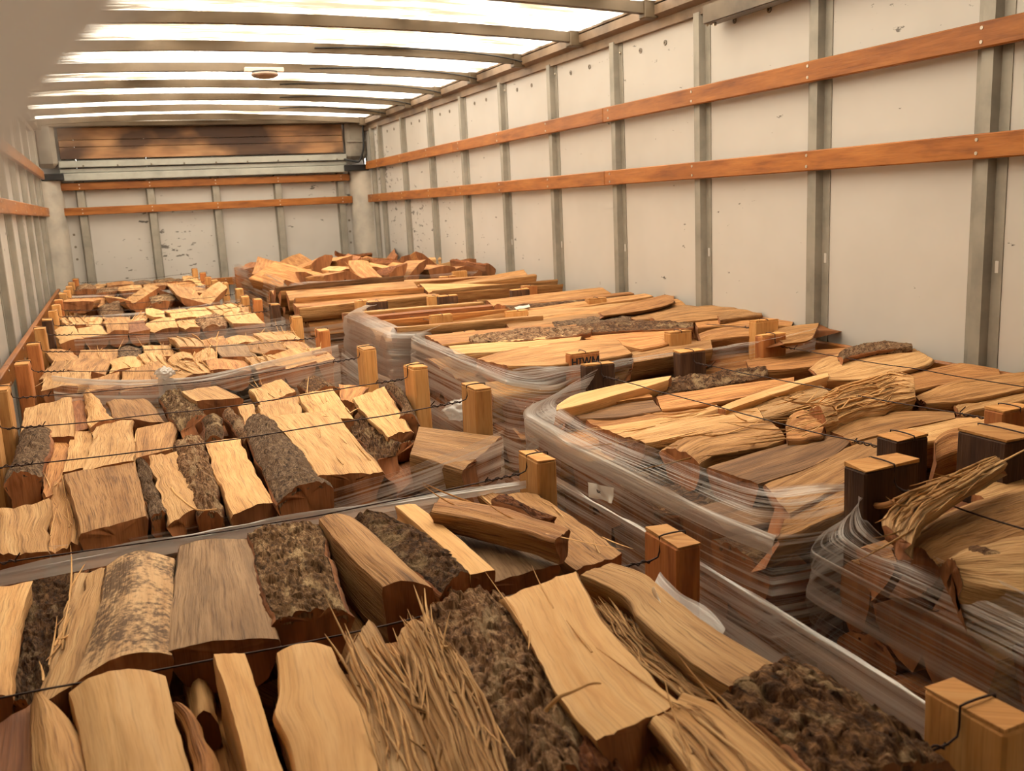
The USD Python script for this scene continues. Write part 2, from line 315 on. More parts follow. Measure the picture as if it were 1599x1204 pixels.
# cant rail on top of the right wall
rail = [(1.955, .672), (1.955, .652), (1.985, .640), (1.985, .606), (2.05, .606), (2.05, .70), (1.99, .70), (1.99, .685), (1.955, .685)]
sput(wr, 'cant_rail', extrude(rail, 'y', YB, YF), 'rail_dirty', 20)
for i in range(14):
    for o in (.22, .40):
        y = posts_y[0]+STEP*i+o
        if y < 7.2:
            sput(wr, 'rivet_head', trimesh.creation.annulus(.004, .010, .003, sections=10).apply_transform(trimesh.transformations.rotation_matrix(math.pi/2, [0, 1, 0])).apply_translation([XR-.0016, y, .555]), 'rivet')
# left wall
wl = struct('wall_left')
for a, b in zip(edges[:-1], edges[1:]):
    sput(wl, 'panel', box(XL-.02, XL, a, b-.0015, ZF-.01, .66), 'panel_side')
for y in posts_y:
    sput(wl, 'post', omega('L', y), 'galvanised', 20)
for z0, z1 in ((.304, .364), (.047, .107), (-.535, -.465)):
    slat(wl, 'L', z0, z1, [YB, J1, 5.45, 7.52])
raill = [(-.40-(x-2.0), z) for x, z in rail]
sput(wl, 'cant_rail', extrude([(x, z) for x, z in raill], 'y', YB, YF), 'rail_dirty', 20)
# front bulkhead
wf = struct('wall_front')
fx = [-.145, .335, .808, 1.280, 1.780]
fe = [XL]+fx+[XR]
for a, b in zip(fe[:-1], fe[1:]):
    sput(wf, 'panel', box(a, b-.0015, YF+.01, YF+.03, ZF-.01, .72), 'panel_front')
for x in fx:
    prof = [(x-.034, YF+.01), (x-.034, YF+.007), (x-.027, YF+.007), (x-.024, YF-.035), (x+.024, YF-.035), (x+.027, YF+.007), (x+.034, YF+.007), (x+.034, YF+.01)]
    sput(wf, 'post', extrude(prof, 'z', ZF, .3), 'galvanised', 20)
def fslat(z0, z1, xa, xb):
    m = box(xa, xb, YF-.058, YF-.035, z0, z1, .003); v = np.array(m.vertices)
    sput(wf, 'wooden_slat', m, 'slat_wood', False, np.stack([v[:, 0]+RNG.uniform(0, 9), v[:, 2]+v[:, 1]], 1))
    for x in fx:
        for z in (z0+.014, z1-.014):
            sput(wf, 'screw_head', trimesh.creation.cylinder(.0045, .002, sections=8).apply_transform(trimesh.transformations.rotation_matrix(math.pi/2, [1, 0, 0])).apply_translation([x, YF-.059, z]), 'screw')
fslat(.226, .279, -.30, 1.85); fslat(.047, .103, -.28, 1.86); fslat(-.537, -.478, -.30, 1.86)
for x in (-.225, 1.835):
    for z in (-.09, -.18, -.27):
        sput(wf, 'rivet_head', trimesh.creation.cylinder(.009, .004, sections=10).apply_transform(trimesh.transformations.rotation_matrix(math.pi/2, [1, 0, 0])).apply_translation([x, YF+.008, z]), 'rivet')
# stained header boards above two aluminium beams, with grey end housings
for z0, z1 in ((.580, .665), (.530, .578), (.446, .528)):
    sput(wf, 'header_board', box(-.245, 1.815, YF-.07, YF-.05, z0, z1, .003), 'header_ply')
for z0, z1, yy in ((.385, .432, .10), (.348, .380, .075), (.292, .346, .09)):
    sput(wf, 'aluminium_beam', box(-.262, 1.83, YF-yy, YF-.02, z0, z1, .004), 'alu')
for x in np.linspace(-.1, 1.75, 9):
    sput(wf, 'beam_bolt', trimesh.creation.icosphere(1, .007).apply_translation([x, YF-.10, .395]), 'rivet')
def corner(x0, sgn):
    """Rounded corner column."""
    th = np.linspace(0, math.pi/2, 9); r = .13
    prof = [(x0+sgn*(.02+r*math.sin(t)), YF-.005-(r*math.cos(t))-.0) for t in th]
    prof = prof+[(x0+sgn*.15, YF+.005), (x0, YF+.005), (x0, YF-.135)]
    return extrude(prof, 'z', ZF, .30)
sput(wf, 'corner_column', corner(XL, 1), 'corner_grey', 40)
sput(wf, 'corner_column', corner(XR, -1), 'corner_grey', 40)
sput(wf, 'corner_housing', box(XL, -.262, YF-.16, YF, .385, .70, .03), 'grey_grp')
sput(wf, 'corner_housing', box(1.835, XR, YF-.10, YF, .385, .70, .03), 'grey_grp')
sput(wf, 'housing_rib', box(1.84, XR-.01, YF-.112, YF-.10, .52, .535, .003), 'grey_grp')
for xa, xb in ((XL+.02, -.235), (1.80, XR-.01)):
    sput(wf, 'bracket', box(xa, xb, YF-.14, YF-.10, .297, .345, .004), 'black_steel')
sput(wf, 'top_sill', box(XL, XR, YF-.16, YF, .665, .70, .004), 'bow_steel')
# rear end, closed, behind the camera
wb = struct('wall_rear'); sput(wb, 'panel', box(XL, XR, YB-.03, YB, ZF, .76), 'panel_front')
# roof: translucent sheet on cambered bows
ce = struct('ceiling')
def camber(x): return -.035*((x-.65)/1.2)**2
xs = np.linspace(XL+.0, XR-.0, 25)
for a, b in ((YB, 2.56), (2.56, 5.02), (5.02, YF)):
    ys = np.linspace(a, b, 5)
    X, Y = np.meshgrid(xs, ys, indexing='ij'); v = np.stack([X.ravel(), Y.ravel(), (.741+camber(X)).ravel()], 1)
    sput(ce, 'roof_sheet', (v, grid_faces(25, 5)), 'roof_grp', True)
BOWS = [3.787+.6105*i for i in range(-7, 7)]
for y in BOWS:
    top = [(x, .737+camber(x)) for x in np.linspace(XL+.03, XR-.05, 17)]; bot = [(x, .697+camber(x)) for x in np.linspace(XR-.05, XL+.03, 17)]
    sput(ce, 'roof_bow', extrude(top+bot, 'y', y-.016, y+.016), 'bow_steel', 30)
    for x in (XL+.04, XR-.06):
        sput(ce, 'bow_bracket', box(x-.03, x+.03, y-.024, y+.024, .640, .712, .004), 'bow_steel')
for s in (XL+.01, XR-.05):
    sput(ce, 'edge_strip', box(s, s+.04, YB, YF, .690, .704, .002), 'rail_dirty')
# the roller door, rolled up under the roof over the rear part of the body (above and behind the camera)
DOOR_END = 0.97
for k in range(9):
    a = DOOR_END-(k+1)*.25
    if a < YB: break
    sput(ce, 'door_panel', box(XL+.06, XR-.10, a, a+.246, .622, .640, .003), 'alu')
# things on the roof and walls
yl = 5.0085-.03
thing('ceiling_lamp', 'small round lamp on a white plate under the third roof bow', 'lamp', [
    ('base_plate', box(.72, .912, yl-.02, yl+.012, .690, .712, .003), 'lamp_white'),
    ('housing', trimesh.creation.cylinder(.062, .014, sections=28).apply_translation([.815, yl-.02, .684]), 'black_steel'),
    ('lens', trimesh.creation.icosphere(3, 1.).apply_scale([.066, .066, .020]).apply_translation([.815, yl-.02, .676]), 'lamp_body', True)])
for k, (y, x0, dz) in enumerate(((4.397, .95, .05), (5.0085, 1.05, .058), (5.619, 1.0, .05), (6.23, 1.1, .04), (6.84, 1.2, .03))):
    pts = [(x0, y-.018, .715+camber(x0)), (x0+.30, y-.03, .716), (1.55, y-.035, .708), (1.80, y-.03, .690), (1.955, y-.03, .664)]
    nm = ('third', 'fourth', 'fifth', 'sixth', 'seventh')[k]
    single('lamp_cable', f'thin dark cable looping along the {nm} visible roof bow to the right rail', 'cable', tube(curve(pts, 26), .0035, 6), 'rubber', True)
thing('steel_channel', 'dark steel channel hung under the right-hand rail at the top of the picture', 'channel', [
    ('channel', join([box(1.925, 1.93, .2, 2.80, .555, .612), box(1.93, 1.975, .2, 2.80, .553, .558), box(1.93, 1.975, .2, 2.80, .609, .613)]), 'channel_steel', False),
    ('end_cap', box(1.928, 1.978, 2.765, 2.803, .556, .611, .004), 'black_steel'),
    ('bolt', trimesh.creation.cylinder(.007, .010, sections=8).apply_translation([1.95, 2.77, .549]), 'screw')])
single('power_cable', 'black cable dropping from the roof beside the right end of the header boards', 'cable',
       tube(curve([(1.965, YF-.18, .70), (1.955, YF-.19, .60), (1.952, YF-.19, .50), (1.935, YF-.18, .42), (1.90, YF-.17, .365), (1.86, YF-.16, .375), (1.80, YF-.13, .39)], 40), .008, 8), 'rubber', True)
single('power_cable', 'short black cable tail hooked under the cable by the right-hand corner', 'cable',
       tube(curve([(1.935, YF-.18, .42), (1.945, YF-.175, .37), (1.955, YF-.17, .335), (1.97, YF-.165, .36), (1.965, YF-.165, .40)], 24), .006, 8), 'rubber', True)

# ------------------------------------------------------------------ firewood
def resample(pts, n):
    return curve(np.asarray(pts, float), n)
def norm01(x): return (x-x.min())/max(np.ptp(x), 1e-9)
CROWN = {'flat': lambda v: 0*v, 'dome': lambda v: 1-(2*v-1)**2, 'ridge': lambda v: 1-np.abs(2*v-1)**1.3, 'slope': lambda v: v*(1-v)*1.2+.0, 'left': lambda v: np.where(v < .28, v/.28, 1-(v-.28)*.35), 'right': lambda v: np.where(v > .72, (1-v)/.28, 1-(.72-v)*.35)}
WOODS = dict(pale='wood_pale', tan='wood_tan', orange='wood_orange', brown='wood_brown', smooth='wood_smooth', fibrous='wood_fibrous', weathered='wood_weathered', greybrown='wood_grey_brown', mouldy='wood_mouldy')
BARKS = dict(bark='bark_brown', redbark='bark_red', greybark='bark_grey', lichen='bark_lichen', darkbark='bark_dark')
NLOG = [0]
def log(label, e0, e1, kind='pale', thick=.06, crown='flat', ch=.012, group=None, rough=1.0, seed=None, body=None, sharp=.8, ragged=.004, lod=1.0, splinters=0, cat='log', name='split_log', ends=True, tuck=.12, strands=0, extra=()):
    """A split log whose upper face lies between two 3-D edge lines, both running from end A to end B. Its flanks fall below the edges and draw in to a narrower bottom."""
    NLOG[0] += 1
    s = NLOG[0]*13+5 if seed is None else seed
    rng = np.random.default_rng(s)
    isbark = kind in BARKS
    L0 = np.linalg.norm(np.diff(np.asarray(e0, float), axis=0), axis=1).sum()
    Wd = max(np.linalg.norm(np.asarray(e0[0])-np.asarray(e1[0])), np.linalg.norm(np.asarray(e0[-1])-np.asarray(e1[-1])), .01)
    dist = max(.45, np.linalg.norm(np.mean(np.vstack([e0, e1]), axis=0)))
    stp = .0038*dist*lod*(0.66 if isbark else 1.25)
    nu = int(np.clip(L0/(stp*(1 if isbark else 2.0)), 6, 110)); nt = int(np.clip(Wd/stp, 4, 44))
    a, b = resample(e0, nu), resample(e1, nu)
    ax = (a[-1]+b[-1])-(a[0]+b[0]); ax /= np.linalg.norm(ax); lat = np.cross([0, 0, 1.], ax); lat /= np.linalg.norm(lat)
    if np.dot((b-a).mean(0), lat) < 0: lat = -lat
    u = np.linspace(0, 1, nu)
    # ragged long edges and ends
    so = s*3.17
    for e, k in ((a, 0), (b, 1)):
        w = meshkit.fbm(np.stack([u*L0*16, 0*u+so+k*9, 0*u], 1), 3)-.5
        e += lat*(w*ragged*3*rough)[:, None]
    v = np.linspace(0, 1, nt)
    T = a[:, None]*(1-v)[None, :, None]+b[:, None]*v[None, :, None]
    UU, VV = np.meshgrid(u*L0, v*Wd, indexing='ij')
    if isbark:
        # flaky plates: cells longer along the log, parted by dark fissures, each plate at its own height
        from scipy.spatial import cKDTree
        wob = .010*(meshkit.fbm(np.stack([UU*45+so, VV*45, 0*UU], -1), 3)-.5); wob2 = .010*(meshkit.fbm(np.stack([UU*45+so, VV*45, 0*UU+9], -1), 3)-.5)
        npl = int(np.clip(L0*Wd/(.026*.011), 8, 1400)); cp = rng.uniform([-.02, -.02], [L0+.02, Wd+.02], (npl, 2))*[1, 2.1]
        dd, ii = cKDTree(cp).query(np.stack([(UU+wob).ravel(), (VV+wob2).ravel()*2.1], 1), k=2); gap = ((dd[:, 1]-dd[:, 0])/.0045).clip(0, 1).reshape(UU.shape); gap = gap*gap*(3-2*gap)
        plate = rng.uniform(0, 1, npl)[ii[:, 0]].reshape(UU.shape); n = meshkit.fbm(np.stack([UU*120+so, VV*170, 0*UU], -1), 3); big = meshkit.fbm(np.stack([UU*18+so, VV*34, 0*UU+4], -1), 3)
        h = ((gap-.7)*.0038+(plate-.5)*.0045*gap+(n-.5)*.006+(big-.5)*.012)*rough
    else:
        n = meshkit.fbm(np.stack([UU*5+so, VV*95, 0*UU+so], -1), 3); n2 = meshkit.fbm(np.stack([UU*6+so, VV*22, 0*UU+so+3], -1), 3)
        n3 = meshkit.noise(np.stack([UU*2.2+so, VV*(34+8*rough), 0*UU+so+7], -1))
        step = np.floor(n3*5)/5-n3*.6                                    # torn ledges along the grain
        h = ((n-.5)*.005+(n2-.5)*.012+step*.010)*rough
    fall = np.minimum(1, np.minimum(v, 1-v)*nt/2.2)[None, :]
    T[..., 2] += CROWN[crown](v)[None, :]*ch+h*(.35+.65*fall)
    # flanks: down from either edge to a narrower bottom
    def flank(edge, sgn):
        prof = [(0, 0), (.10, -.02), (.45, tuck*.35), (.8, tuck), (1.0, min(.46, tuck+.20*sharp))]
        q = np.stack([edge+lat*(sgn*p[1]*Wd)+np.array([0, 0, -thick*p[0]]) for p in prof], 1)
        w = meshkit.fbm(np.stack([np.repeat(u[:, None]*L0*5, len(prof), 1), np.repeat(np.arange(len(prof))[None]*1.7, nu, 0)+so, np.full((nu, len(prof)), sgn*5.)], -1), 3)-.5
        q[:, 1:] += lat*(w[:, 1:, None]*.016*rough)
        return q
    FA, FB = flank(T[:, 0], 1), flank(T[:, -1], -1)
    ends_pl = []
    off = rng.uniform(0, 40, 2)
    def cut(e):                                                       # slightly rough sawn ends
        return
    parts_v, parts_f, parts_uv, k = [], [], [], 0
    def add(Gd, flip, vs0, scale=1.):
        nonlocal k
        n1, n2_ = Gd.shape[:2]
        arc = np.r_[0, np.cumsum(np.linalg.norm(np.diff(Gd, axis=1), axis=2).mean(0))]+vs0
        parts_v.append(Gd.reshape(-1, 3)); parts_f.append(grid_faces(n1, n2_, flip)+k)
        uu, vv = np.meshgrid(u*L0, arc, indexing='ij'); parts_uv.append(np.stack([uu.ravel()+off[0], vv.ravel()+off[1]], 1)); k += n1*n2_
    right = np.dot(np.cross(ax, lat), [0, 0, 1.]) > 0                  # grid winding: u along ax, v along lat
    wname = WOODS[body or ('brown' if isbark else kind)]
    topm = T
    if not isbark: add(T, not right, 0)
    else: add(T-np.array([0, 0, .004]), not right, 0)
    add(FA, right, -.2); add(FB, not right, .3)
    bottom = np.stack([FA[:, -1], (FA[:, -1]+FB[:, -1])/2-np.array([0, 0, .004]), FB[:, -1]], 1); add(bottom, right, .6)
    V, F, UVs = np.vstack(parts_v), np.vstack(parts_f), np.vstack(parts_uv)
    out = [('wood', (V, F), wname, True, UVs)]
    if isbark:
        lip = .014
        A = np.stack([T[:, 0]-np.array([0, 0, lip])+lat*.003, T[:, 0]], 1); B = np.stack([T[:, -1], T[:, -1]-np.array([0, 0, lip])-lat*.003], 1)
        G = np.concatenate([A[:, :1], T, B[:, 1:]], 1); arc = np.linspace(0, Wd+.03, G.shape[1])
        uu, vv = np.meshgrid(u*L0, arc, indexing='ij')
        gv = G.reshape(-1, 3); gf = grid_faces(*G.shape[:2], not right); guv = np.stack([uu.ravel()+off[0], vv.ravel()+off[1]], 1)
        # the bark's own thickness at both ends
        nv = G.shape[1]
        for ie in (0, nu-1):
            e0_ = G[ie]; e1_ = e0_-np.array([0, 0, .010])
            kk = len(gv); gv = np.vstack([gv, e0_, e1_]); i = np.arange(nv-1)
            q = np.stack([kk+i, kk+i+1, kk+nv+i+1, kk+nv+i], 1); gf = np.vstack([gf, q[:, [0, 1, 2]], q[:, [0, 2, 3]]]); guv = np.vstack([guv, np.tile(np.stack([off[0]+0*arc, off[1]+arc], 1), (2, 1))])
        out.append(('bark', (gv, gf), BARKS[kind], True, guv))
    # sawn ends
    for ie, sg in ((0, -1), (nu-1, 1)) if ends else ():
        ring = np.vstack([T[ie], FB[ie][1:], bottom[ie][::-1][1:], FA[ie][::-1][1:-1]])
        m = len(ring)
        c = ring.mean(0)+ax*sg*.001
        inner = c+(ring-c)*.55+ax*sg*(meshkit.noise(ring*90+s)-.5)[:, None]*.006
        vv = np.vstack([ring+ax*sg*.0006, inner, c[None]]); i = np.arange(m); j = (i+1) % m
        f = np.vstack([np.stack([i, j, m+j], 1), np.stack([i, m+j, m+i], 1), np.stack([m+i, m+j, np.full(m, 2*m)], 1)])
        if (sg > 0) != right: f = f[:, ::-1]
        pl = vv-c; uvv = np.stack([pl[:, 2]+off[0], pl@lat+off[1]], 1)
        out.append(('sawn_end', (vv, f), 'wood_cut', True, uvv))
    if splinters:
        sv, sf, suv, kk = [], [], [], 0
        for q in range(splinters):
            i0 = int(rng.integers(0, nu-2)); iv = int(rng.integers(0, nt)); p0 = T[i0, iv]
            ln = rng.uniform(.03, .15); lift = rng.uniform(.002, .010) if rng.random() < .8 else rng.uniform(.01, .035); side = rng.normal(0, .012); di = -1 if rng.random() < .7 else 1
            p = np.stack([p0, p0+ax*di*ln*.5+lat*side*.4+[0, 0, lift*.35], p0+ax*di*ln+lat*side+[0, 0, lift]])
            tv, tf = tube(curve(p, 5), np.array([.0016, .0016, .0013, .0009, .0003])*rng.uniform(.6, 1.4), 3)
            sv.append(tv); sf.append(tf+kk); suv.append(np.stack([tv@ax, tv@lat*4], 1)); kk += len(tv)
        out.append(('splinters', (np.vstack(sv), np.vstack(sf)), 'wood_smooth', True, np.vstack(suv), {'kind': 'stuff'}))
    if strands:                                                       # long parted fibres that have sprung up along the log
        sv, sf, suv, kk = [], [], [], 0
        for q in range(strands):
            iv = int(rng.integers(0, nt)); i0 = int(rng.integers(0, max(1, int(nu*.45)))); i1 = int(min(nu-1, i0+rng.integers(int(nu*.35), nu))); m_ = 9
            ids = np.linspace(i0, i1, m_).round().astype(int); dv = rng.normal(0, .10)*nt; iv2 = np.clip(iv+np.linspace(0, dv, m_)+rng.normal(0, .02)*nt, 0, nt-1).round().astype(int)
            p = T[ids, iv2].copy(); t_ = np.linspace(0, 1, m_); p[:, 2] += .0012+np.sin(t_*np.pi)*rng.uniform(0, .004)+np.where(t_ > .7, (t_-.7), 0)*0
            e_ = (1-t_)**3*rng.uniform(0, .016)*(rng.random() < .4); p[:, 2] += e_; p -= ax*(e_*1.2)[:, None]
            w_ = rng.uniform(.0007, .0023); tv, tf = tube(p, w_*np.clip(np.minimum(t_, 1-t_)*6+.25, 0, 1), 4)
            sv.append(tv); sf.append(tf+kk); suv.append(np.stack([tv@ax+off[0], tv@lat+tv[:, 2]+q*.37], 1)); kk += len(tv)
        out.append(('fibres', (np.vstack(sv), np.vstack(sf)), 'wood_pale', True, np.vstack(suv), {'kind': 'stuff'}))
    return thing(name, label, cat, out+list(extra), group)
def knots(*at):
    """Small dark knots sunk in a split face, at (pixel x, pixel y, height, size)."""
    o = []
    for px, py, z, r in at:
        m = trimesh.creation.icosphere(2, 1.); v = np.array(m.vertices)*[r*.8, r*1.5, r*.35]; v += meshkit.fbm(v*300, 2)[:, None]*r*.4
        o.append(('knot', trimesh.Trimesh(v+P(px, py, z)-[0, 0, r*.12], m.faces, process=False), 'bark_dark', True, np.stack([v[:, 0], v[:, 1]], 1)))
    return o
def plog(label, z, e0, e1, kind='pale', thick=.06, crown='flat', ch=.012, **kw):
    """A log whose upper edges were read off the photograph: lists of pixels at the height z, or z at (end A, end B)."""
    za, zb = (z, z) if np.ndim(z) == 0 else z
    def pts(e):
        n = len(e)
        return [P(p[0], p[1], za+(zb-za)*i/max(n-1, 1)+(p[2] if len(p) > 2 else 0)) for i, p in enumerate(e)]
    return log(label, pts(e0), pts(e1), kind, thick, crown, ch, **kw)

# ---- nearest left stack (L1): logs run along the truck
G1 = 'firewood on top of the nearest left stack'
L1 = -.475
def l1(label, e0, e1, kind='pale', dz=0, **kw): plog(label, (L1+dz if np.ndim(dz) == 0 else (L1+dz[0], L1+dz[1])), e0, e1, kind, group=G1, **kw)
l1('pale flat split log cut by the left picture edge just below the white film band', [(-75, 930), (-90, 1110)], [(48, 907), (28, 990), (22, 1086)], 'pale', .005)
l1('blackened fuzzy log in the gap left of the mouldy log', [(44, 905), (24, 1095)], [(132, 886), (66, 1100)], 'darkbark', -.03, rough=1.2)
l1('torn strip of fibrous wood along the left flank of the mouldy log', [(118, 895), (92, 985), (58, 1102)], [(150, 893), (112, 990), (74, 1098)], 'fibrous', -.012, splinters=16, thick=.04)
l1('pale narrow piece lying against the left side of the mouldy log', [(140, 896), (100, 1000), (66, 1099)], [(172, 886), (150, 968), (114, 1072)], 'pale', -.004, thick=.05)
l1('log with black mould speckles over its rounded top and a crumbling near end', [(166, 884), (150, 970), (113, 1072)], [(274, 872), (268, 965), (271, 1024)], 'mouldy', .004, crown='dome', ch=.016, thick=.06, rough=.5)
l1('weathered grey-brown ribbed plank-like log in the middle of the far row', [(280, 853), (270, 930), (258, 1019)], [(388, 843), (412, 920), (436, 998)], 'weathered', .006, crown='dome', ch=.006, thick=.055, rough=.35)
l1('thick log topped with pale lichen bark and a knot at its near end', [(390, 832), (404, 900), (424, 972)], [(503, 822), (521, 896), (543, 960)], 'lichen', .012, thick=.07, crown='dome', ch=.010, rough=1.3)
l1('heavy log with a rounded ridge and a clean square near end', [(498, 811), (545, 866), (598, 917)], [(553, 810), (605, 854), (674, 919)], 'tan', .022, thick=.085, crown='dome', ch=.008, rough=.5, sharp=.2, tuck=.02)
l1('dark rough bark log between the ridged log and the thin square batten', [(556, 811), (604, 855), (688, 927)], [(603, 808), (680, 843), (738, 906)], 'darkbark', .014, crown='dome', ch=.012, thick=.05, rough=1.3)
l1('pale wood piece showing its end under the dark bark log', [(575, 850), (668, 935)], [(700, 850), (742, 915)], 'pale', -.03, thick=.05)
l1('thin pale square batten lying on the far edge of the stack', [(619, 790), (675, 840), (736, 897)], [(649, 788), (706, 832), (773, 890)], 'smooth', .025, thick=.025, rough=.4, sharp=.1, tuck=.02)
l1('weathered flat log under the thin square batten', [(690, 812), (718, 860), (742, 917)], [(785, 826), (830, 852), (872, 882)], 'weathered', -.004, thick=.06, rough=.6)
l1('broad tan log with deep grain at the far right corner of the stack', [(745, 770), (820, 828), (902, 892)], [(836, 772), (900, 812), (972, 863)], 'tan', -.012, thick=.06, rough=1.3, splinters=8)
l1('curved orange split log resting diagonally across the far right corner', [(688, 776), (780, 792), (889, 827)], [(677, 797), (770, 815), (868, 842)], 'orange', .045, thick=.035, rough=1.2, splinters=5, sharp=.3, tuck=.04)
l1('dark red bark strip lying against the far right stake', [(770, 778), (838, 808)], [(790, 772), (862, 806)], 'redbark', .02, thick=.02)
l1('brown-sided log cut by the bottom left corner of the picture', [(-30, 1150), (-40, 1240)], [(50, 1098), (54, 1245)], 'brown', -.01)
l1('pale wedge log second from the left along the bottom edge', [(50, 1096), (53, 1240)], [(74, 1097), (112, 1132), (142, 1240)], 'pale', .0, crown='dome', ch=.01, sharp=1)
l1('broad pale log with two small knots in the front row', [(104, 1083), (126, 1140), (138, 1290)], [(258, 1056), (273, 1115), (314, 1270)], 'smooth', .008, crown='dome', ch=.014, thick=.07, rough=.7, extra=knots((157, 1093, L1+.016, .006), (197, 1089, L1+.018, .005), (140, 1113, L1+.014, .002)))
l1('orange-brown log half hidden to the right of the log with two knots', [(268, 1105), (296, 1160), (310, 1270)], [(298, 1112), (325, 1150), (352, 1260)], 'orange', -.02, crown='dome', ch=.01)
l1('round branch stub in the dark gap under the grey-brown plank', [(292, 1068), (300, 1140)], [(330, 1062), (345, 1130)], 'smooth', -.05, crown='dome', ch=.018, thick=.04)
l1('square pale batten standing proud in the front row', [(331, 1022), (360, 1100), (396, 1250)], [(384, 1020), (405, 1085), (452, 1240)], 'smooth', .016, thick=.08, rough=.5, sharp=.1, tuck=.02)
l1('wavy smooth pale log in the middle of the front row', [(435, 1019), (439, 1080), (434, 1120), (450, 1155), (474, 1260)], [(516, 1011), (532, 1045), (568, 1097), (584, 1160), (588, 1250)], 'smooth', .006, crown='dome', ch=.008, thick=.06, rough=.5)
l1('pale ridged log with a sharp raised tip right of the wavy log', [(534, 1030), (562, 1090), (598, 1250)], [(572, 968), (632, 1050), (712, 1240)], 'fibrous', (.022, 0), thick=.06, rough=1.2, splinters=14, strands=16)
l1('shattered log of long parted fibres in the middle of the front row', [(628, 996), (645, 1080), (716, 1250)], [(664, 984), (714, 1032), (752, 1100), (800, 1235)], 'fibrous', (.014, .006), thick=.05, rough=2.0, splinters=40, strands=70, crown='dome', ch=.016)
l1('tan fibrous sliver log under the shattered log', [(590, 1010), (640, 1110), (690, 1250)], [(640, 1000), (700, 1110), (745, 1250)], 'tan', -.018, thick=.05, rough=1.6, splinters=10, strands=20)
l1('big log in flaking brown and grey bark at the bottom centre', [(668, 962), (735, 1080), (800, 1250)], [(797, 936), (862, 1042), (955, 1235)], 'bark', .0, thick=.07, crown='dome', ch=.020, rough=1.6)
l1('broad pale plank-like log with a torn left edge beside the brown bark log', [(792, 931), (834, 1008), (878, 1096), (934, 1158)], [(899, 893), (938, 965), (1002, 1042), (1062, 1099)], 'smooth', .026, thick=.04, rough=.9, splinters=4)
l1('S-curved pale log along the right edge of the stack', [(906, 898), (975, 932), (1000, 964), (1056, 1013), (1140, 1071)], [(955, 879), (1010, 898), (1062, 944), (1130, 990), (1218, 1041)], 'pale', .020, thick=.035, rough=.7, sharp=.3)
l1('stringy dark-cracked log in the slot beside the S-curved log', [(922, 945), (1000, 1045), (1078, 1108)], [(968, 950), (1052, 1030), (1130, 1088)], 'fibrous', -.010, thick=.05, rough=2.2, splinters=20, strands=36)
l1('pale rough-sawn piece butted against the near end of the broad pale log', [(1020, 1125), (1050, 1165), (1100, 1250)], [(1072, 1085), (1150, 1116), (1295, 1230)], 'pale', .024, thick=.045, rough=1.0, splinters=4, strands=8)
l1('wide log in dark lichen-flecked bark beside the right front stake', [(1124, 1086), (1208, 1150), (1310, 1250)], [(1262, 1040), (1395, 1126), (1490, 1205)], 'darkbark', .012, thick=.06, crown='dome', ch=.016, rough=1.4)
l1('bark-covered chunk poking up at the bottom edge under the broad pale log', [(862, 1192), (880, 1270)], [(944, 1156), (1012, 1260)], 'redbark', .004, thick=.05, crown='dome', ch=.01, rough=1.3)
l1('small orange split piece between the bark chunk and the rough-sawn piece', [(988, 1162), (1006, 1270)], [(1016, 1156), (1082, 1250)], 'orange', -.01, thick=.05)

# ---- second left stack (L2)
G2 = 'firewood on top of the second left stack'
L2 = -.470
def l2(label, e0, e1, kind='pale', dz=0, **kw): plog(label, (L2+dz if np.ndim(dz) == 0 else (L2+dz[0], L2+dz[1])), e0, e1, kind, group=G2, **kw)
l2('pale fluted log cut by the left picture edge just above the white film band', [(-42, 806), (-46, 868)], [(74, 779), (73, 863)], 'pale', .004, rough=1.4)
l2('narrow fibrous log left of the big square-faced log', [(80, 765), (77, 860)], [(100, 741), (118, 800), (125, 850)], 'tan', -.008, rough=1.6, splinters=10)
l2('big flat square-faced log in the front row of the second left stack', [(99, 741), (113, 776), (126, 834)], [(210, 721), (220, 756), (228, 806)], 'tan', .012, thick=.075, rough=.5, tuck=.03)
l2('narrow grey bark strip right of the big square-faced log', [(211, 720), (222, 765), (234, 811)], [(232, 728), (246, 765), (262, 802)], 'greybark', .004, thick=.05, crown='dome', ch=.008)
l2('pale split log with a V groove right of the grey bark strip', [(234, 711), (247, 760), (266, 818)], [(277, 705), (291, 742), (311, 795)], 'pale', .004, rough=1.4)
l2('dark flaking bark log in the middle of the front row of the second left stack', [(271, 690), (286, 742), (312, 806)], [(320, 690), (334, 742), (352, 806)], 'bark', .004, crown='dome', ch=.012, rough=1.4)
l2('pale log with straight grain between two bark logs', [(322, 692), (336, 742), (364, 803)], [(376, 684), (395, 730), (427, 785)], 'pale', .010, thick=.07)
l2('long log in smooth grey bark with a brown sawn end', [(381, 666), (400, 714), (434, 786)], [(426, 655), (456, 690), (522, 763)], 'greybark', .016, crown='dome', ch=.022, thick=.07, rough=.9)
l2('long pale log with a thin pointed brown end beside the grey bark log', [(418, 652), (456, 690), (499, 742)], [(520, 640), (560, 690), (598, 736)], 'pale', .022, thick=.06, rough=.9, splinters=4)
l2('pile of dark broken bark in the hollow right of the long pale log', [(535, 659), (588, 722)], [(582, 651), (642, 692)], 'darkbark', -.004, rough=2., thick=.05)
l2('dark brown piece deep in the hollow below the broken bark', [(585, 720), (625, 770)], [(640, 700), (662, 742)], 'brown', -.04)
l2('broad log lying crosswise with two sawn ends at the right front corner', [(642, 709), (723, 735)], [(654, 667), (782, 682)], 'tan', .022, thick=.085, rough=.9, tuck=.02, sharp=.3)
l2('short grey bark log with a rusty orange end at the left edge of the stack', [(34, 682), (20, 716), (8, 756)], [(79, 672), (75, 706), (66, 744)], 'greybark', .012, crown='dome', ch=.016, thick=.07, rough=1.2)
l2('tan wedge right of the short grey bark log', [(80, 688), (70, 745), (72, 776)], [(94, 684), (108, 700), (84, 771)], 'orange', -.004)
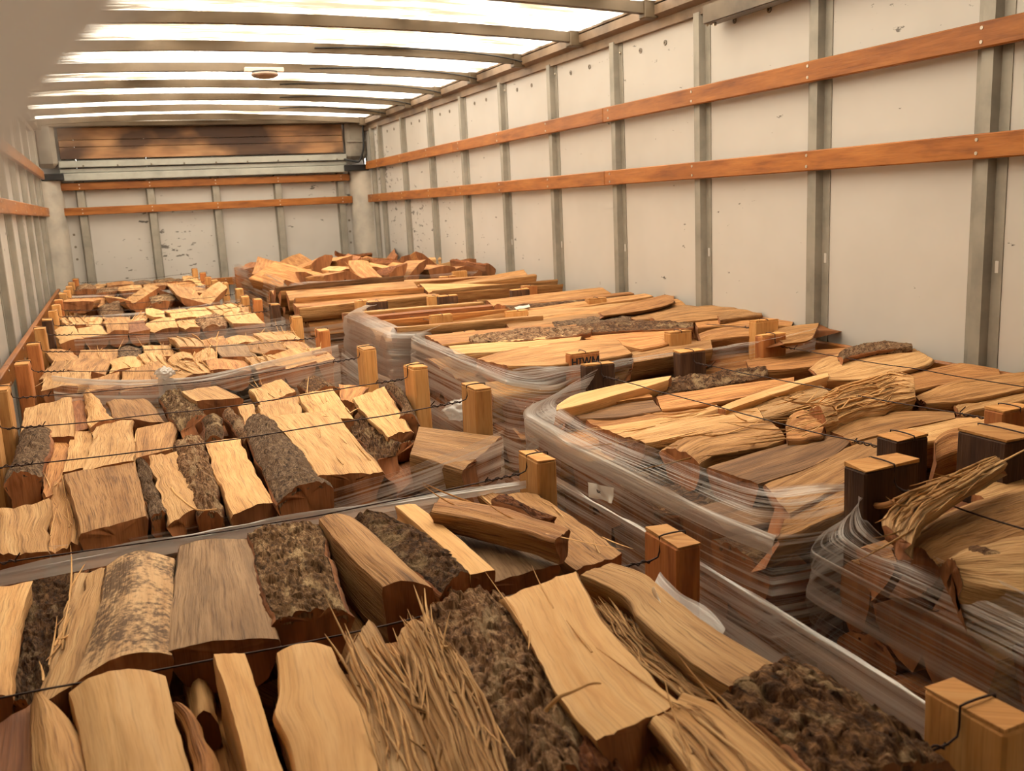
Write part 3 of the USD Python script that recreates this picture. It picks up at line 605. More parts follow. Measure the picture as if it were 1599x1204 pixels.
l2('narrow pale split log in the middle row', [(115, 672), (98, 736)], [(146, 672), (136, 731)], 'pale', .004)
l2('broad pale log with a ragged near edge above the big square-faced log', [(152, 659), (130, 734)], [(206, 655), (210, 720)], 'pale', .014, rough=1.1, splinters=4)
l2('smooth dull brown flat piece in the middle row', [(214, 669), (210, 716)], [(281, 655), (268, 701)], 'tan', .0, rough=.2)
l2('ribbed pale log at the left end of the back row', [(40, 638), (33, 682)], [(112, 620), (114, 682)], 'pale', .010, thick=.06)
l2('narrow brown piece wedged beside the ribbed pale log', [(111, 625), (116, 676)], [(131, 622), (139, 669)], 'brown', -.004)
l2('pale triangular split log standing proud in the back row', [(131, 612), (140, 669)], [(146, 616), (177, 656)], 'pale', .016, crown='ridge', ch=.01)
l2('broad tan log in the middle of the back row', [(165, 628), (181, 656)], [(226, 622), (258, 659)], 'tan', .0)
l2('mottled bark log in the back row with an orange end', [(248, 622), (282, 676)], [(286, 611), (321, 646)], 'lichen', .008, crown='dome', ch=.012, thick=.07, rough=1.2)
l2('big wedge log with a brown end tilted towards the camera in the back row', [(283, 612), (306, 627)], [(338, 602), (376, 621)], 'pale', .026, thick=.075, tuck=.05, sharp=1.)
l2('small round log with lichen bark and a bright orange end', [(318, 655), (319, 690)], [(346, 654), (350, 690)], 'lichen', .006, crown='dome', ch=.014, thick=.05)
l2('small dark bark log right of the small round log', [(346, 644), (380, 690)], [(363, 640), (398, 682)], 'bark', .008, crown='dome', ch=.01)
l2('small pale chip-like piece near the middle of the back row', [(370, 631), (386, 671)], [(394, 629), (402, 662)], 'pale', .006)
l2('pale log with a stepped near end in the back row', [(402, 633), (425, 680)], [(462, 618), (480, 680)], 'pale', .018, rough=1.1)
l2('pale log with fuzzy torn far end right of the stepped log', [(464, 617), (490, 652)], [(520, 607), (554, 655)], 'pale', .018, rough=1.2, splinters=8)
l2('pale flat log at the far edge near the film', [(391, 608), (406, 631)], [(440, 592), (463, 611)], 'pale', .006, splinters=6)
l2('thin curl of dark bark at the far edge of the second left stack', [(463, 601), (490, 613)], [(500, 590), (531, 606)], 'darkbark', .012, crown='dome', ch=.012)
l2('pale log with an orange end below the far right stake', [(530, 600), (531, 624)], [(576, 606), (552, 630)], 'orange', .006)
l2('pale log leaning beside the middle right stake', [(552, 622), (574, 650), (606, 681)], [(600, 604), (616, 630), (642, 673)], 'pale', .014, rough=1.0)
l2('curved bark log with a dark red end against the middle right stake', [(600, 604), (626, 630), (622, 656)], [(622, 609), (640, 632), (654, 662)], 'bark', .010, crown='dome', ch=.016, thick=.07)
l2('dark brown piece sunk between the bark logs near the middle of the back row', [(300, 640), (312, 690)], [(350, 620), (370, 680)], 'brown', -.04)

# ---- second right stack (R2): logs run across the truck
G3 = 'firewood on top of the second right stack'
R2 = -.465
def r2(label, e0, e1, kind='orange', dz=0, **kw): plog(label, (R2+dz if np.ndim(dz) == 0 else (R2+dz[0], R2+dz[1])), e0, e1, kind, group=G3, **kw)
r2('thin orange batten along the far edge with its tip beside the dark middle stake', [(870, 633), (912, 612), (1048, 587)], [(870, 640), (945, 621), (1044, 593)], 'smooth', .030, thick=.035, rough=.5)
r2('pale stub just under the thin orange batten', [(880, 641), (940, 621), (1008, 606)], [(886, 647), (965, 627), (1018, 619)], 'orange', .012, thick=.04)
r2('flat grey-brown weathered log near the left rear film corner', [(876, 642), (940, 631), (1017, 623)], [(906, 654), (960, 652), (1032, 641)], 'greybrown', .004, rough=.6)
r2('long orange log running from the weathered log towards the right rear stakes', [(1024, 619), (1130, 603), (1240, 588)], [(1032, 639), (1115, 629), (1240, 599)], 'orange', .006)
r2('narrow fluted log in front of the grey-brown weathered log', [(906, 657), (1020, 643), (1110, 627)], [(938, 667), (1040, 655), (1118, 634)], 'orange', -.004, rough=1.6)
r2('pale fluted log second in front of the grey-brown weathered log', [(932, 667), (1040, 651), (1116, 632)], [(964, 677), (1060, 659), (1121, 638)], 'pale', .0, rough=1.5, splinters=6)
r2('long pale log with a dark crevice along its near side', [(962, 677), (1060, 656), (1182, 636)], [(1008, 693), (1076, 681), (1192, 654)], 'pale', .014, rough=1.1, splinters=6, thick=.05)
r2('yellowish fluted log in front of the dark crevice', [(1034, 704), (1105, 674), (1200, 660)], [(1094, 727), (1134, 707), (1184, 700), (1228, 686)], 'tan', .006, rough=1.6, splinters=8, crown='dome', ch=.01)
r2('flat dark brown weathered log near the front of the second right stack', [(1106, 730), (1197, 701), (1291, 678)], [(1182, 756), (1263, 730), (1327, 690)], 'greybrown', .004, rough=.5)
r2('wide tan board-like log along the front left of the stack', [(1194, 757), (1290, 713), (1392, 673)], [(1232, 802), (1330, 746), (1402, 702)], 'tan', .002, rough=.4, thick=.05)
r2('tan split log under the film at the front left corner', [(1226, 812), (1280, 778), (1345, 742)], [(1214, 842), (1275, 818), (1345, 782)], 'tan', -.006, rough=.8, thick=.06)
r2('broken log stub with a rough face beside the dark hole', [(1228, 662), (1255, 640), (1296, 652)], [(1232, 686), (1256, 684), (1284, 676)], 'orange', .016, rough=2., splinters=14, thick=.05)
r2('huge torn log with curling fibres in the middle of the stack', [(1264, 642), (1310, 616), (1388, 589), (1424, 602)], [(1290, 662), (1345, 641), (1400, 628), (1428, 620)], 'fibrous', .024, rough=2.2, splinters=20, strands=50, crown='dome', ch=.02, thick=.07)
r2('smooth pale log with a dark S-shaped split behind the front stakes', [(1296, 673), (1370, 646), (1490, 644)], [(1330, 690), (1400, 673), (1490, 652)], 'tan', .006, rough=.8)
r2('pale log right behind the front middle stake', [(1402, 673), (1480, 655), (1562, 650)], [(1424, 692), (1500, 681), (1572, 666)], 'pale', .004)
r2('broad orange smooth-faced log near the right wall', [(1385, 591), (1500, 567), (1560, 576)], [(1410, 613), (1470, 601), (1562, 587)], 'orange', .008, rough=.6, thick=.06)
r2('long flat pale log under the wire at the far right of the stack', [(1266, 576), (1330, 549), (1414, 538)], [(1286, 592), (1345, 591), (1456, 560)], 'pale', .020, rough=.9, thick=.04)
r2('dark bark-edged slab at the highest point by the right wall', [(1308, 556), (1372, 533), (1424, 537)], [(1316, 562), (1380, 546), (1424, 543)], 'bark', .034, thick=.03)
r2('long narrow log along the rear right edge', [(1165, 563), (1250, 549), (1330, 543)], [(1172, 579), (1260, 573), (1318, 556)], 'orange', .004)
r2('long thin pale batten lying slantwise across the stack', [(1120, 637), (1205, 606), (1292, 582)], [(1134, 641), (1212, 615), (1294, 588)], 'smooth', .026, thick=.03, rough=.6)
r2('dark bark log in front of the dark middle rear stake', [(1016, 606), (1090, 586), (1196, 577)], [(1028, 617), (1100, 606), (1200, 589)], 'darkbark', .0, crown='dome', ch=.012, rough=1.5)
r2('torn log with a furry end right of the slanting batten', [(1172, 632), (1240, 613), (1280, 600)], [(1190, 652), (1260, 634), (1296, 616)], 'fibrous', .010, rough=2., splinters=24)
r2('arched log near the right picture edge with a hollow below it', [(1430, 620), (1520, 591), (1612, 580)], [(1446, 630), (1500, 626), (1612, 601)], 'tan', .008, thick=.05)
r2('tan log by the right picture edge in front of the arched log', [(1488, 633), (1560, 606), (1625, 594)], [(1500, 648), (1560, 632), (1628, 620)], 'pale', .0, rough=.9)
r2('pale curved log cut by the right picture edge in front of the orange stake', [(1458, 692), (1502, 668), (1625, 690)], [(1462, 716), (1522, 697), (1625, 708)], 'orange', .0, crown='dome', ch=.012)
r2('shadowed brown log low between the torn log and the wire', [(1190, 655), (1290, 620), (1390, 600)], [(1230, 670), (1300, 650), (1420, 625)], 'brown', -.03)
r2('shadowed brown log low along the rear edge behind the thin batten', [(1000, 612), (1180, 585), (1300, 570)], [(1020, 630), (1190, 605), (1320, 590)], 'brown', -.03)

# ---- nearest right stack (R1)
G4 = 'firewood on top of the nearest right stack'
R1 = -.42
def r1(label, e0, e1, kind='tan', dz=0, **kw): plog(label, (R1+dz if np.ndim(dz) == 0 else (R1+dz[0], R1+dz[1])), e0, e1, kind, group=G4, **kw)
r1('twisted stringy split log sticking out over the front right stakes', [(1380, 820), (1404, 781), (1470, 750), (1556, 714)], [(1420, 848), (1456, 799), (1510, 765), (1566, 722)], 'fibrous', (.035, .055), thick=.022, rough=1.5, splinters=16, strands=34)
r1('large tan log with dark streaks at the right picture edge', [(1398, 852), (1500, 792), (1625, 752)], [(1466, 882), (1560, 852), (1640, 832)], 'tan', .0, rough=.8, crown='dome', ch=.012)
r1('pale log with a big cracked knot at the right picture edge', [(1470, 882), (1512, 856), (1645, 830)], [(1502, 902), (1562, 918), (1650, 925)], 'pale', .004, rough=1.0, crown='dome', ch=.014, extra=knots((1540, 868, R1+.016, .014)))
r1('pale log at the far side of the nearest right stack', [(1515, 768), (1570, 750), (1635, 742)], [(1540, 780), (1590, 768), (1640, 766)], 'pale', -.004)
r1('brown log low under the twisted stringy log', [(1390, 800), (1480, 765), (1580, 735)], [(1420, 845), (1500, 800), (1590, 765)], 'brown', -.05)
r1('tan log end under the film at the left edge of the nearest right stack', [(1345, 858), (1400, 838), (1480, 812)], [(1395, 880), (1440, 866), (1500, 850)], 'orange', -.025)

# ---- third right stack (R3)
G5 = 'firewood on top of the third right stack'
R3 = -.405
def r3(label, e0, e1, kind='orange', dz=0, **kw): plog(label, (R3+dz if np.ndim(dz) == 0 else (R3+dz[0], R3+dz[1])), e0, e1, kind, group=G5, lod=1.2, **kw)
r3('flat plank-like log with its raised tip against the right wall', [(936, 488), (985, 473), (1053, 457)], [(940, 492), (990, 486), (1052, 471)], 'orange', .012, thick=.03, rough=.5)
r3('broad tan log below the raised plank by the wall', [(965, 492), (1040, 474), (1092, 479)], [(992, 500), (1050, 494), (1096, 486)], 'tan', -.006)
r3('tan log with a rounded crown beside the wall post', [(1010, 498), (1080, 480), (1146, 478)], [(1030, 507), (1110, 498), (1186, 491)], 'tan', -.012, crown='dome', ch=.01)
r3('small tilted flat log next to the right wall', [(1118, 490), (1165, 473), (1187, 485)], [(1124, 500), (1170, 493), (1190, 491)], 'tan', -.006)
r3('long log under dark shaggy bark in the middle of the third right stack', [(858, 516), (960, 501), (1082, 505)], [(866, 523), (970, 517), (1082, 511)], 'darkbark', .0, rough=1.6, thick=.04)
r3('dark shaggy bark log along the left of the third right stack', [(732, 528), (830, 511), (926, 512)], [(740, 535), (840, 529), (922, 521)], 'bark', .004, rough=1.6, thick=.05)
r3('grey bark strip behind the long shaggy bark log', [(862, 503), (930, 495), (985, 495)], [(866, 510), (935, 504), (985, 500)], 'greybark', -.002, rough=1.4)
r3('tan flat log left of the grey bark strip', [(790, 506), (870, 493), (960, 488)], [(800, 521), (880, 509), (990, 496)], 'tan', -.008)
r3('orange flat log in front of the small paper tag', [(786, 484), (850, 477), (928, 488)], [(792, 502), (860, 492), (934, 493)], 'orange', -.014)
r3('broad flat log in front of the lettered stake', [(745, 561), (860, 536), (962, 529)], [(792, 571), (880, 568), (986, 551)], 'tan', .0, rough=.6, thick=.05)
r3('pale log with a sloping brown end behind the lettered stake', [(905, 526), (980, 520), (1062, 512)], [(958, 536), (1000, 546), (1066, 522)], 'orange', -.006)
r3('thin pale log second from the film on the left of the third right stack', [(700, 541), (800, 531), (912, 519)], [(712, 553), (800, 546), (906, 531)], 'pale', .0, thick=.04)
r3('pale log along the film at the left rear of the third right stack', [(664, 524), (770, 514), (900, 504)], [(690, 538), (790, 527), (900, 514)], 'orange', -.004)
r3('brown log between the front middle and front right stakes', [(1090, 521), (1130, 511), (1182, 506)], [(1096, 537), (1140, 526), (1182, 523)], 'orange', -.020)
r3('leaf-shaped flat plank pointing at the wall post beyond the right stakes', [(1208, 520), (1245, 508), (1279, 505)], [(1222, 536), (1250, 533), (1268, 528)], 'tan', -.010, thick=.02)
r3('tan log in front of the small tilted flat log', [(1080, 497), (1180, 490), (1240, 498)], [(1090, 511), (1180, 506), (1236, 508)], 'orange', -.020)
r3('flat pale log right of the lettered stake at the front edge', [(985, 551), (1040, 540), (1110, 531)], [(990, 566), (1050, 556), (1112, 545)], 'tan', -.014)
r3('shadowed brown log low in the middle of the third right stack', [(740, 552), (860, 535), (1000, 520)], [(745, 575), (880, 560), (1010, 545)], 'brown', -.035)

# ------------------------------------------------------------------ stacks filled by rule: the far stacks, the ends behind the film and the lower layers
ORD = ['first', 'second', 'third', 'fourth', 'fifth', 'sixth', 'seventh', 'eighth', 'ninth', 'tenth', 'eleventh', 'twelfth', 'thirteenth', 'fourteenth', 'fifteenth']
LOOK = dict(pale='pale split log', tan='tan split log', orange='orange split log', brown='brown split log', smooth='smooth pale log', fibrous='torn fibrous log', weathered='weathered log', greybrown='grey-brown log', mouldy='mould-speckled log', bark='bark-covered log', redbark='reddish bark-covered log', greybark='grey bark-covered log', lichen='lichen bark log', darkbark='dark bark log')
def stack_rows(title, x0, x1, y0, y1, ztop, axis, rows, width, kinds, weights, seed, skew=.06, jit=.014, thick=.055, lod=1.4, tilt=.012):
    """Rows of logs; axis 'y' runs along the truck (rows counted from the near side), 'x' across it (logs counted from the near side)."""
    rng = np.random.default_rng(seed); a0, a1 = (y0, y1) if axis == 'y' else (x0, x1); b0, b1 = (x0, x1) if axis == 'y' else (y0, y1)
    L = (a1-a0)/rows
    for r in range(rows):
        s = b0; k = 0
        while s < b1-.03:
            w = min(rng.uniform(*width), b1-s)
            if b1-s-w < .04: w = b1-s
            kd = rng.choice(kinds, p=np.array(weights)/sum(weights)); z = ztop+rng.normal(0, jit)
            p, q = a0+r*L+rng.uniform(-.02, .02), a0+(r+1)*L+rng.uniform(-.025, .01); sk = rng.normal(0, skew)*L; w1 = w*rng.uniform(.7, 1.1)
            c = s+w/2
            def pt(t, o, dz): return ((c+o+sk*(t-.5), p+(q-p)*t, z+dz) if axis == 'y' else (p+(q-p)*t, c+o+sk*(t-.5), z+dz))
            da, db = rng.normal(0, tilt, 2); rl = rng.normal(0, tilt)
            wob = rng.normal(0, .006)
            e0 = [pt(1, -w/2, da+rl), pt(.5, -w/2+wob, (da+db)/2+rl), pt(0, -w1/2, db+rl)]; e1 = [pt(1, w/2, da-rl), pt(.5, w/2+wob, (da+db)/2-rl), pt(0, w1/2, db-rl)]
            chx = (.003, .011) if axis == 'y' and ztop < -.4 else (.006, .020)
            cr = str(rng.choice(['flat', 'dome', 'ridge', 'left', 'right'], p=[.42, .2, .18, .1, .1])) if kd not in BARKS else 'dome'
            if axis == 'y': lab = f'{LOOK[kd]}, {ORD[min(k, 14)]} from the left in the {ORD[r]} row of the {title}'
            else: lab = f'{LOOK[kd]}, {ORD[min(k, 14)]} back from the near side of the {title}'+(f', {("left", "middle", "right")[r] if rows == 3 else ("left", "right")[r]} part' if rows > 1 else '')
            log(lab, e0, e1, str(kd), thick, cr, rng.uniform(*chx), f'firewood on top of the {title}', rough=rng.uniform(.7, 1.7), lod=lod, splinters=(int(rng.integers(4, 14)) if kd in ('fibrous', 'pale', 'tan') and axis == 'y' and rng.random() < .7 else 0), strands=(14 if kd == 'fibrous' and axis == 'y' else 0))
            s += w+.003; k += 1
KP = ['pale', 'tan', 'orange', 'smooth', 'fibrous', 'bark', 'greybark', 'brown', 'lichen', 'weathered']
WL = [6, 3, 1, 3, 4, .8, .7, .4, .6, .4]
stack_rows('third left stack', -.23, .60, 2.80, 3.68, -.455, 'y', 3, (.07, .13), KP, WL, 31, jit=.006, tilt=.005)
stack_rows('fourth left stack', -.23, .57, 3.98, 4.80, -.440, 'y', 2, (.07, .13), KP, WL, 32, jit=.006, tilt=.005)
stack_rows('fifth left stack', -.23, .55, 5.06, 5.98, -.430, 'y', 2, (.11, .18), KP, [3, 3, 4, 1, 1, 1.2, 1.2, 1, .3, .2], 33, jit=.022, tilt=.02)
stack_rows('sixth left stack', -.22, .54, 6.26, 7.1, -.425, 'y', 2, (.11, .18), KP, WL, 34, jit=.006, tilt=.005)
KR = ['orange', 'tan', 'pale', 'brown', 'bark', 'darkbark', 'greybrown', 'fibrous']
stack_rows('fourth right stack', .82, 1.95, 2.96, 3.74, -.425, 'x', 2, (.07, .12), KR, [5, 3, 3, .5, .6, .4, .4, 1], 35, skew=.03)
stack_rows('fifth right stack', .70, 1.92, 3.92, 4.66, -.385, 'x', 2, (.07, .12), KR, [5, 3, 2, .6, .8, .6, .3, .5], 36, skew=.03, jit=.012)
KF = ['orange', 'tan', 'pale', 'brown', 'redbark', 'bark']
stack_rows('sixth right stack', .84, 1.93, 4.86, 5.72, -.365, 'y', 2, (.10, .17), KF, [5, 2, 3, .8, .8, .6], 37, skew=.25, jit=.024, tilt=.028, thick=.075)
stack_rows('seventh right stack', .84, 1.93, 5.86, 7.0, -.365, 'y', 2, (.10, .18), KF, [5, 2, 2, .8, .8, .8], 38, skew=.25, jit=.022, tilt=.028, thick=.075)
log('curl of dark bark sticking up at the back of the seventh right stack', [(1.52, 6.92, -.31), (1.60, 6.90, -.345), (1.78, 6.90, -.34)], [(1.52, 6.86, -.30), (1.60, 6.83, -.335), (1.78, 6.83, -.33)], 'redbark', .02, 'dome', .012, 'firewood on top of the seventh right stack', lod=1.4)
# log ends showing through the film on the left faces of the right-hand stacks
def side_ends(title, x, y0, y1, ztop, layers, seed, w=(.09, .15)):
    rng = np.random.default_rng(seed)
    for l in range(layers):
        s = y0+rng.uniform(-.02, .02); k = 0; zt = ztop-.02-l*.092
        while s < y1-.04:
            ww = min(rng.uniform(*w), y1-s); xx = x+rng.uniform(.0, .045); kd = str(rng.choice(['orange', 'tan', 'brown', 'redbark', 'darkbark', 'greybrown', 'pale'], p=[.3, .22, .14, .1, .08, .06, .1])); z = zt+rng.normal(0, .008)
            log(f'{LOOK[kd]} end behind film, {ORD[k]} from near corner, {ORD[l]} layer, {title}', [(xx, s, z), (xx+.42, s, z)], [(xx, s+ww, z+rng.normal(0, .01)), (xx+.42, s+ww, z)], kd, .085, str(rng.choice(['flat', 'dome', 'ridge'])), rng.uniform(.005, .02), f'log ends in the left face of the {title}', lod=1.8, rough=.9, sharp=rng.uniform(.3, 1.1))
            s += ww+.004; k += 1
side_ends('second right stack', .785, .98, 1.80, -.50, 4, 41)
side_ends('third right stack', .815, 1.99, 2.72, -.45, 3, 42)
side_ends('fourth right stack', .82, 2.98, 3.62, -.46, 2, 43)
side_ends('nearest right stack', .815, .30, .93, -.49, 4, 44)
def core(title, x0, x1, y0, y1, ztop, axis, seed, cuts=1, skip=None):
    """The lower layers, seen only in slits: stacked prisms, joined."""
    rng = np.random.default_rng(seed); vs, fs, uvs, n = [], [], [], 0
    a0, a1 = (y0, y1) if axis == 'y' else (x0, x1); b0, b1 = (x0, x1) if axis == 'y' else (y0, y1)
    z = ztop
    while z > ZF+.24:
        h = .088
        for c in range(cuts):
            s = b0
            while s < b1-.03:
                w = min(rng.uniform(.09, .14), b1-s); k = 7
                th = np.arange(k)/k*2*np.pi+rng.uniform(0, 1); r = rng.uniform(.82, 1.02, k)
                p = a0+(a1-a0)*c/cuts+rng.uniform(.0, .02); q = a0+(a1-a0)*(c+1)/cuts-rng.uniform(.0, .02)
                if skip and axis == 'x' and z > skip[1]: p = max(p, skip[0])
                pts = np.stack([s+w/2+np.cos(th)*r*w*.5, z-h/2+np.sin(th)*r*h*.5], 1)
                ring = [np.insert(pts, 1 if axis == 'y' else 0, t, axis=1) for t in (p, q)]
                v = np.vstack(ring+[np.array([ring[0].mean(0), ring[1].mean(0)])]); i = np.arange(k); j = (i+1) % k
                f = np.vstack([np.stack([i, j, k+j], 1), np.stack([i, k+j, k+i], 1), np.stack([j, i, np.full(k, 2*k)], 1), np.stack([k+i, k+j, np.full(k, 2*k+1)], 1)])
                o = rng.uniform(0, 30, 2); arc = np.r_[np.arange(k)*.045, np.arange(k)*.045, .1, .1]
                vs.append(v); fs.append(f+n); uvs.append(np.stack([v[:, 1 if axis == 'y' else 0]+o[0], arc+o[1]], 1)); n += len(v)
                s += w
        z -= h
    v = np.vstack(vs)
    single('lower_firewood', f'lower layers of split firewood inside the {title}', 'firewood', (v, np.vstack(fs)), 'wood_orange', False, np.vstack(uvs), kind='stuff')
core('nearest left stack', -.24, .60, .40, 1.42, -.545, 'y', 51, 3)
core('second left stack', -.24, .60, 1.53, 2.56, -.535, 'y', 52, 3)
core('third left stack', -.23, .60, 2.79, 3.70, -.525, 'y', 53, 3)
core('fourth left stack', -.23, .57, 3.97, 4.82, -.51, 'y', 54, 2)
core('fifth left stack', -.23, .55, 5.05, 6.0, -.50, 'y', 55, 2)
core('sixth left stack', -.22, .54, 6.25, 7.1, -.50, 'y', 56, 2)
core('nearest right stack', .81, 1.945, .12, .90, -.50, 'x', 57, 1, (1.26, -.88))
core('second right stack', .79, 1.945, 1.09, 1.97, -.535, 'x', 58, 1, (1.24, -.89))
core('third right stack', .82, 1.945, 2.13, 2.86, -.475, 'x', 59, 1, (1.27, -.75))
core('fourth right stack', .83, 1.95, 3.18, 3.72, -.49, 'x', 60, 1, (1.28, -.66))
core('fifth right stack', .72, 1.93, 3.92, 4.66, -.455, 'x', 61, 2)
core('sixth right stack', .84, 1.93, 4.86, 5.72, -.45, 'y', 62, 2)
core('seventh right stack', .84, 1.93, 5.86, 7.0, -.45, 'y', 63, 2)

# ------------------------------------------------------------------ pallets with upright stakes
TOPS = {}
def pallet(title, x0, x1, y0, y1, stakes, along):
    """stakes: (x, y, top z, size x, size y, material). Deck and runners stand on the floor, under the logs."""
    path = '/World/'+numbered('/World', 'stake_pallet'); base = np.array([(x0+x1)/2, (y0+y1)/2, ZF])
    x = UsdGeom.Xform.Define(stage, path); x.AddTranslateOp().Set(Gf.Vec3d(*map(float, base+[0, 0, CZ])))
    keys(x.GetPrim(), f'timber pallet whose upright stakes hold the {title}', 'pallet', 'timber pallets under the firewood stacks')
    rng = np.random.default_rng(len(TOPS)+900)
    def buv(m):
        v = np.array(m.vertices); return np.stack([v[:, 2]+rng.uniform(0, 30), v[:, 0]*.9+v[:, 1]*1.1+rng.uniform(0, 30)], 1)
    def part(nm, m, mt, parent=path, lab=None):
        q = put(parent, nm, m, mt, False, buv(m), base)
        if lab: keys(stage.GetPrimAtPath(q), lab)
        return q
    for k in range(3):
        yy = y0+(y1-y0)*(k+.5)/3
        part('runner', box(x0, x1, yy-.04, yy+.04, ZF, ZF+.09), 'timber_stake')
    n, SP = 6, []
    for k in range(n):
        xx = x0+(x1-x0)*(k+.5)/n
        part('deck_board', box(xx-.06, xx+.06, y0, y1, ZF+.092, ZF+.114, .002), 'timber_stake')
    for k, (sx, sy, sz, dx, dy, mt) in enumerate(stakes):
        m = box(sx-dx/2, sx+dx/2, sy-dy/2, sy+dy/2, ZF+.114, sz-.0015, .003)
        lean = rng.normal(0, .012, 2); v = np.array(m.vertices); h = (v[:, 2]-ZF)/1.3; w = np.clip((v[:, 2]-(sz-.10))/.10, 0, 1)
        v[:, :2] += (h-1)[:, None]*lean
        m = trimesh.Trimesh(v, m.faces, process=False)
        q = part('stake', m, mt, path, 'dark weathered stake' if mt.endswith('dark') else None)
        tm = box(sx-dx/2+.001, sx+dx/2-.001, sy-dy/2+.001, sy+dy/2-.001, sz-.0015, sz+.0015); tv = np.array(tm.vertices)
        tv[:, 2] += (tv[:, 2] > sz)*rng.normal(0, .0015, len(tv))
        part('sawn_top', trimesh.Trimesh(tv, tm.faces, process=False), 'timber_stake', q)
        SP.append(q)
    TOPS[title] = stakes
    return SP, base
S, SR, SD = 'timber_stake', 'timber_stake_red', 'timber_stake_dark'
def lp(title, y0, y1, right, left):
    pallet(title, -.27, .64, y0, y1, [(x, y, z, .036, .082, m) for x, y, z, m in right]+[(x, y, z, .036, .082, m) for x, y, z, m in left], 'y')
lp('nearest left stack', .38, 1.46, [(.622, .515, -.430, S), (.634, 1.0, -.440, SR), (.634, 1.425, -.430, S)], [(-.268, .52, -.43, S), (-.268, 1.0, -.43, S), (-.268, 1.42, -.43, S)])
lp('second left stack', 1.52, 2.60, [(.648, 1.745, -.362, S), (.628, 2.09, -.368, S), (.622, 2.53, -.378, S)], [(-.262, 1.75, -.37, S), (-.262, 2.08, -.37, S), (-.266, 2.40, -.363, S)])
lp('third left stack', 2.76, 3.72, [(.575, 2.955, -.440, SR), (.638, 3.20, -.400, SR), (.628, 3.63, -.396, S)], [(-.252, 2.83, -.366, SR), (-.252, 3.26, -.366, SR), (-.258, 3.70, -.362, S)])
lp('fourth left stack', 3.96, 4.84, [(.632, 4.16, -.390, SD), (.62, 4.59, -.400, SR), (.588, 4.80, -.40, S)], [(-.255, 4.08, -.368, SD), (-.255, 4.50, -.372, S), (-.255, 4.80, -.37, S)])
lp('fifth left stack', 5.04, 6.02, [(.60, 5.10, -.382, S), (.585, 5.62, -.38, S), (.565, 5.98, -.385, S)], [(-.255, 5.06, -.366, SR), (-.255, 5.55, -.37, S), (-.25, 5.95, -.38, S)])
lp('sixth left stack', 6.24, 7.12, [(.56, 6.32, -.385, S), (.56, 6.66, -.375, SR), (.54, 7.05, -.365, S)], [(-.25, 6.3, -.38, S), (-.25, 6.7, -.38, S), (-.235, 7.08, -.38, SR)])
def rp(title, y0, y1, st): return pallet(title, .84, 1.94, y0, y1, st, 'x')
rp('nearest right stack', .10, .92, [(.925, .935, -.370, .095, .042, SD), (1.165, .945, -.362, .09, .085, SD), (1.62, .95, -.38, .08, .04, S), (1.0, .14, -.38, .08, .04, S), (1.3, .14, -.38, .08, .04, S), (1.6, .14, -.38, .08, .04, S)])
rp('second right stack', 1.04, 1.96, [(1.073, 1.045, -.376, .062, .044, SD), (1.385, 1.115, -.386, .075, .04, SR), (1.74, 1.12, -.40, .08, .04, S), (1.068, 2.012, -.400, .080, .034, SD), (1.346, 2.03, -.400, .078, .036, SD), (1.675, 2.12, -.400, .082, .036, SR)])
SP3, B3 = rp('third right stack', 2.10, 2.90, [(1.065, 2.085, -.381, .082, .034, SR), (1.445, 2.235, -.382, .072, .034, S), (1.765, 2.265, -.382, .085, .034, S), (1.05, 2.90, -.42, .08, .034, S), (1.40, 2.94, -.42, .08, .034, S), (1.78, 3.05, -.415, .08, .034, S)])
rp('fourth right stack', 3.05, 3.76, [(1.045, 3.13, -.380, .08, .034, S), (1.335, 3.13, -.392, .085, .034, S), (1.70, 3.20, -.382, .08, .034, S), (.995, 3.80, -.380, .085, .034, SD), (1.295, 3.775, -.380, .085, .034, SD), (1.635, 3.785, -.380, .085, .034, SD)])
rp('fifth right stack', 3.90, 4.68, [(.945, 3.865, -.380, .05, .05, S), (1.26, 3.85, -.385, .06, .034, S), (1.71, 3.85, -.375, .07, .034, SR), (1.0, 4.72, -.375, .08, .034, S), (1.30, 4.71, -.37, .08, .034, S), (1.62, 4.70, -.372, .09, .034, SR)])
rp('sixth right stack', 4.84, 5.74, [(.92, 4.80, -.37, .08, .034, S), (1.30, 4.80, -.37, .08, .034, S), (1.72, 4.79, -.355, .08, .034, S), (.88, 5.78, -.352, .08, .034, S), (1.35, 5.78, -.35, .08, .034, S), (1.89, 5.42, -.372, .08, .034, S)])
rp('seventh right stack', 5.84, 7.0, [(.90, 5.84, -.36, .08, .034, S), (1.30, 5.84, -.36, .08, .034, S), (1.85, 5.84, -.36, .08, .034, S), (.855, 7.06, -.375, .08, .034, SR), (1.25, 7.06, -.37, .08, .034, S), (1.70, 7.1, -.375, .08, .034, SR)])
# letters stamped on one stake
lt = meshkit.text_mesh('HIWM', .019, .0012, True)
lv = np.array(lt.vertices); lx = np.ptp(lv[:, 0])
lv = np.stack([lv[:, 0]-lx/2+1.062, 2.0675-lv[:, 2]*.5, lv[:, 1]-.381-.030], 1)
put(SP3[0], 'stamped_letters', (lv, np.array(lt.faces)), 'ink', False, None, B3)

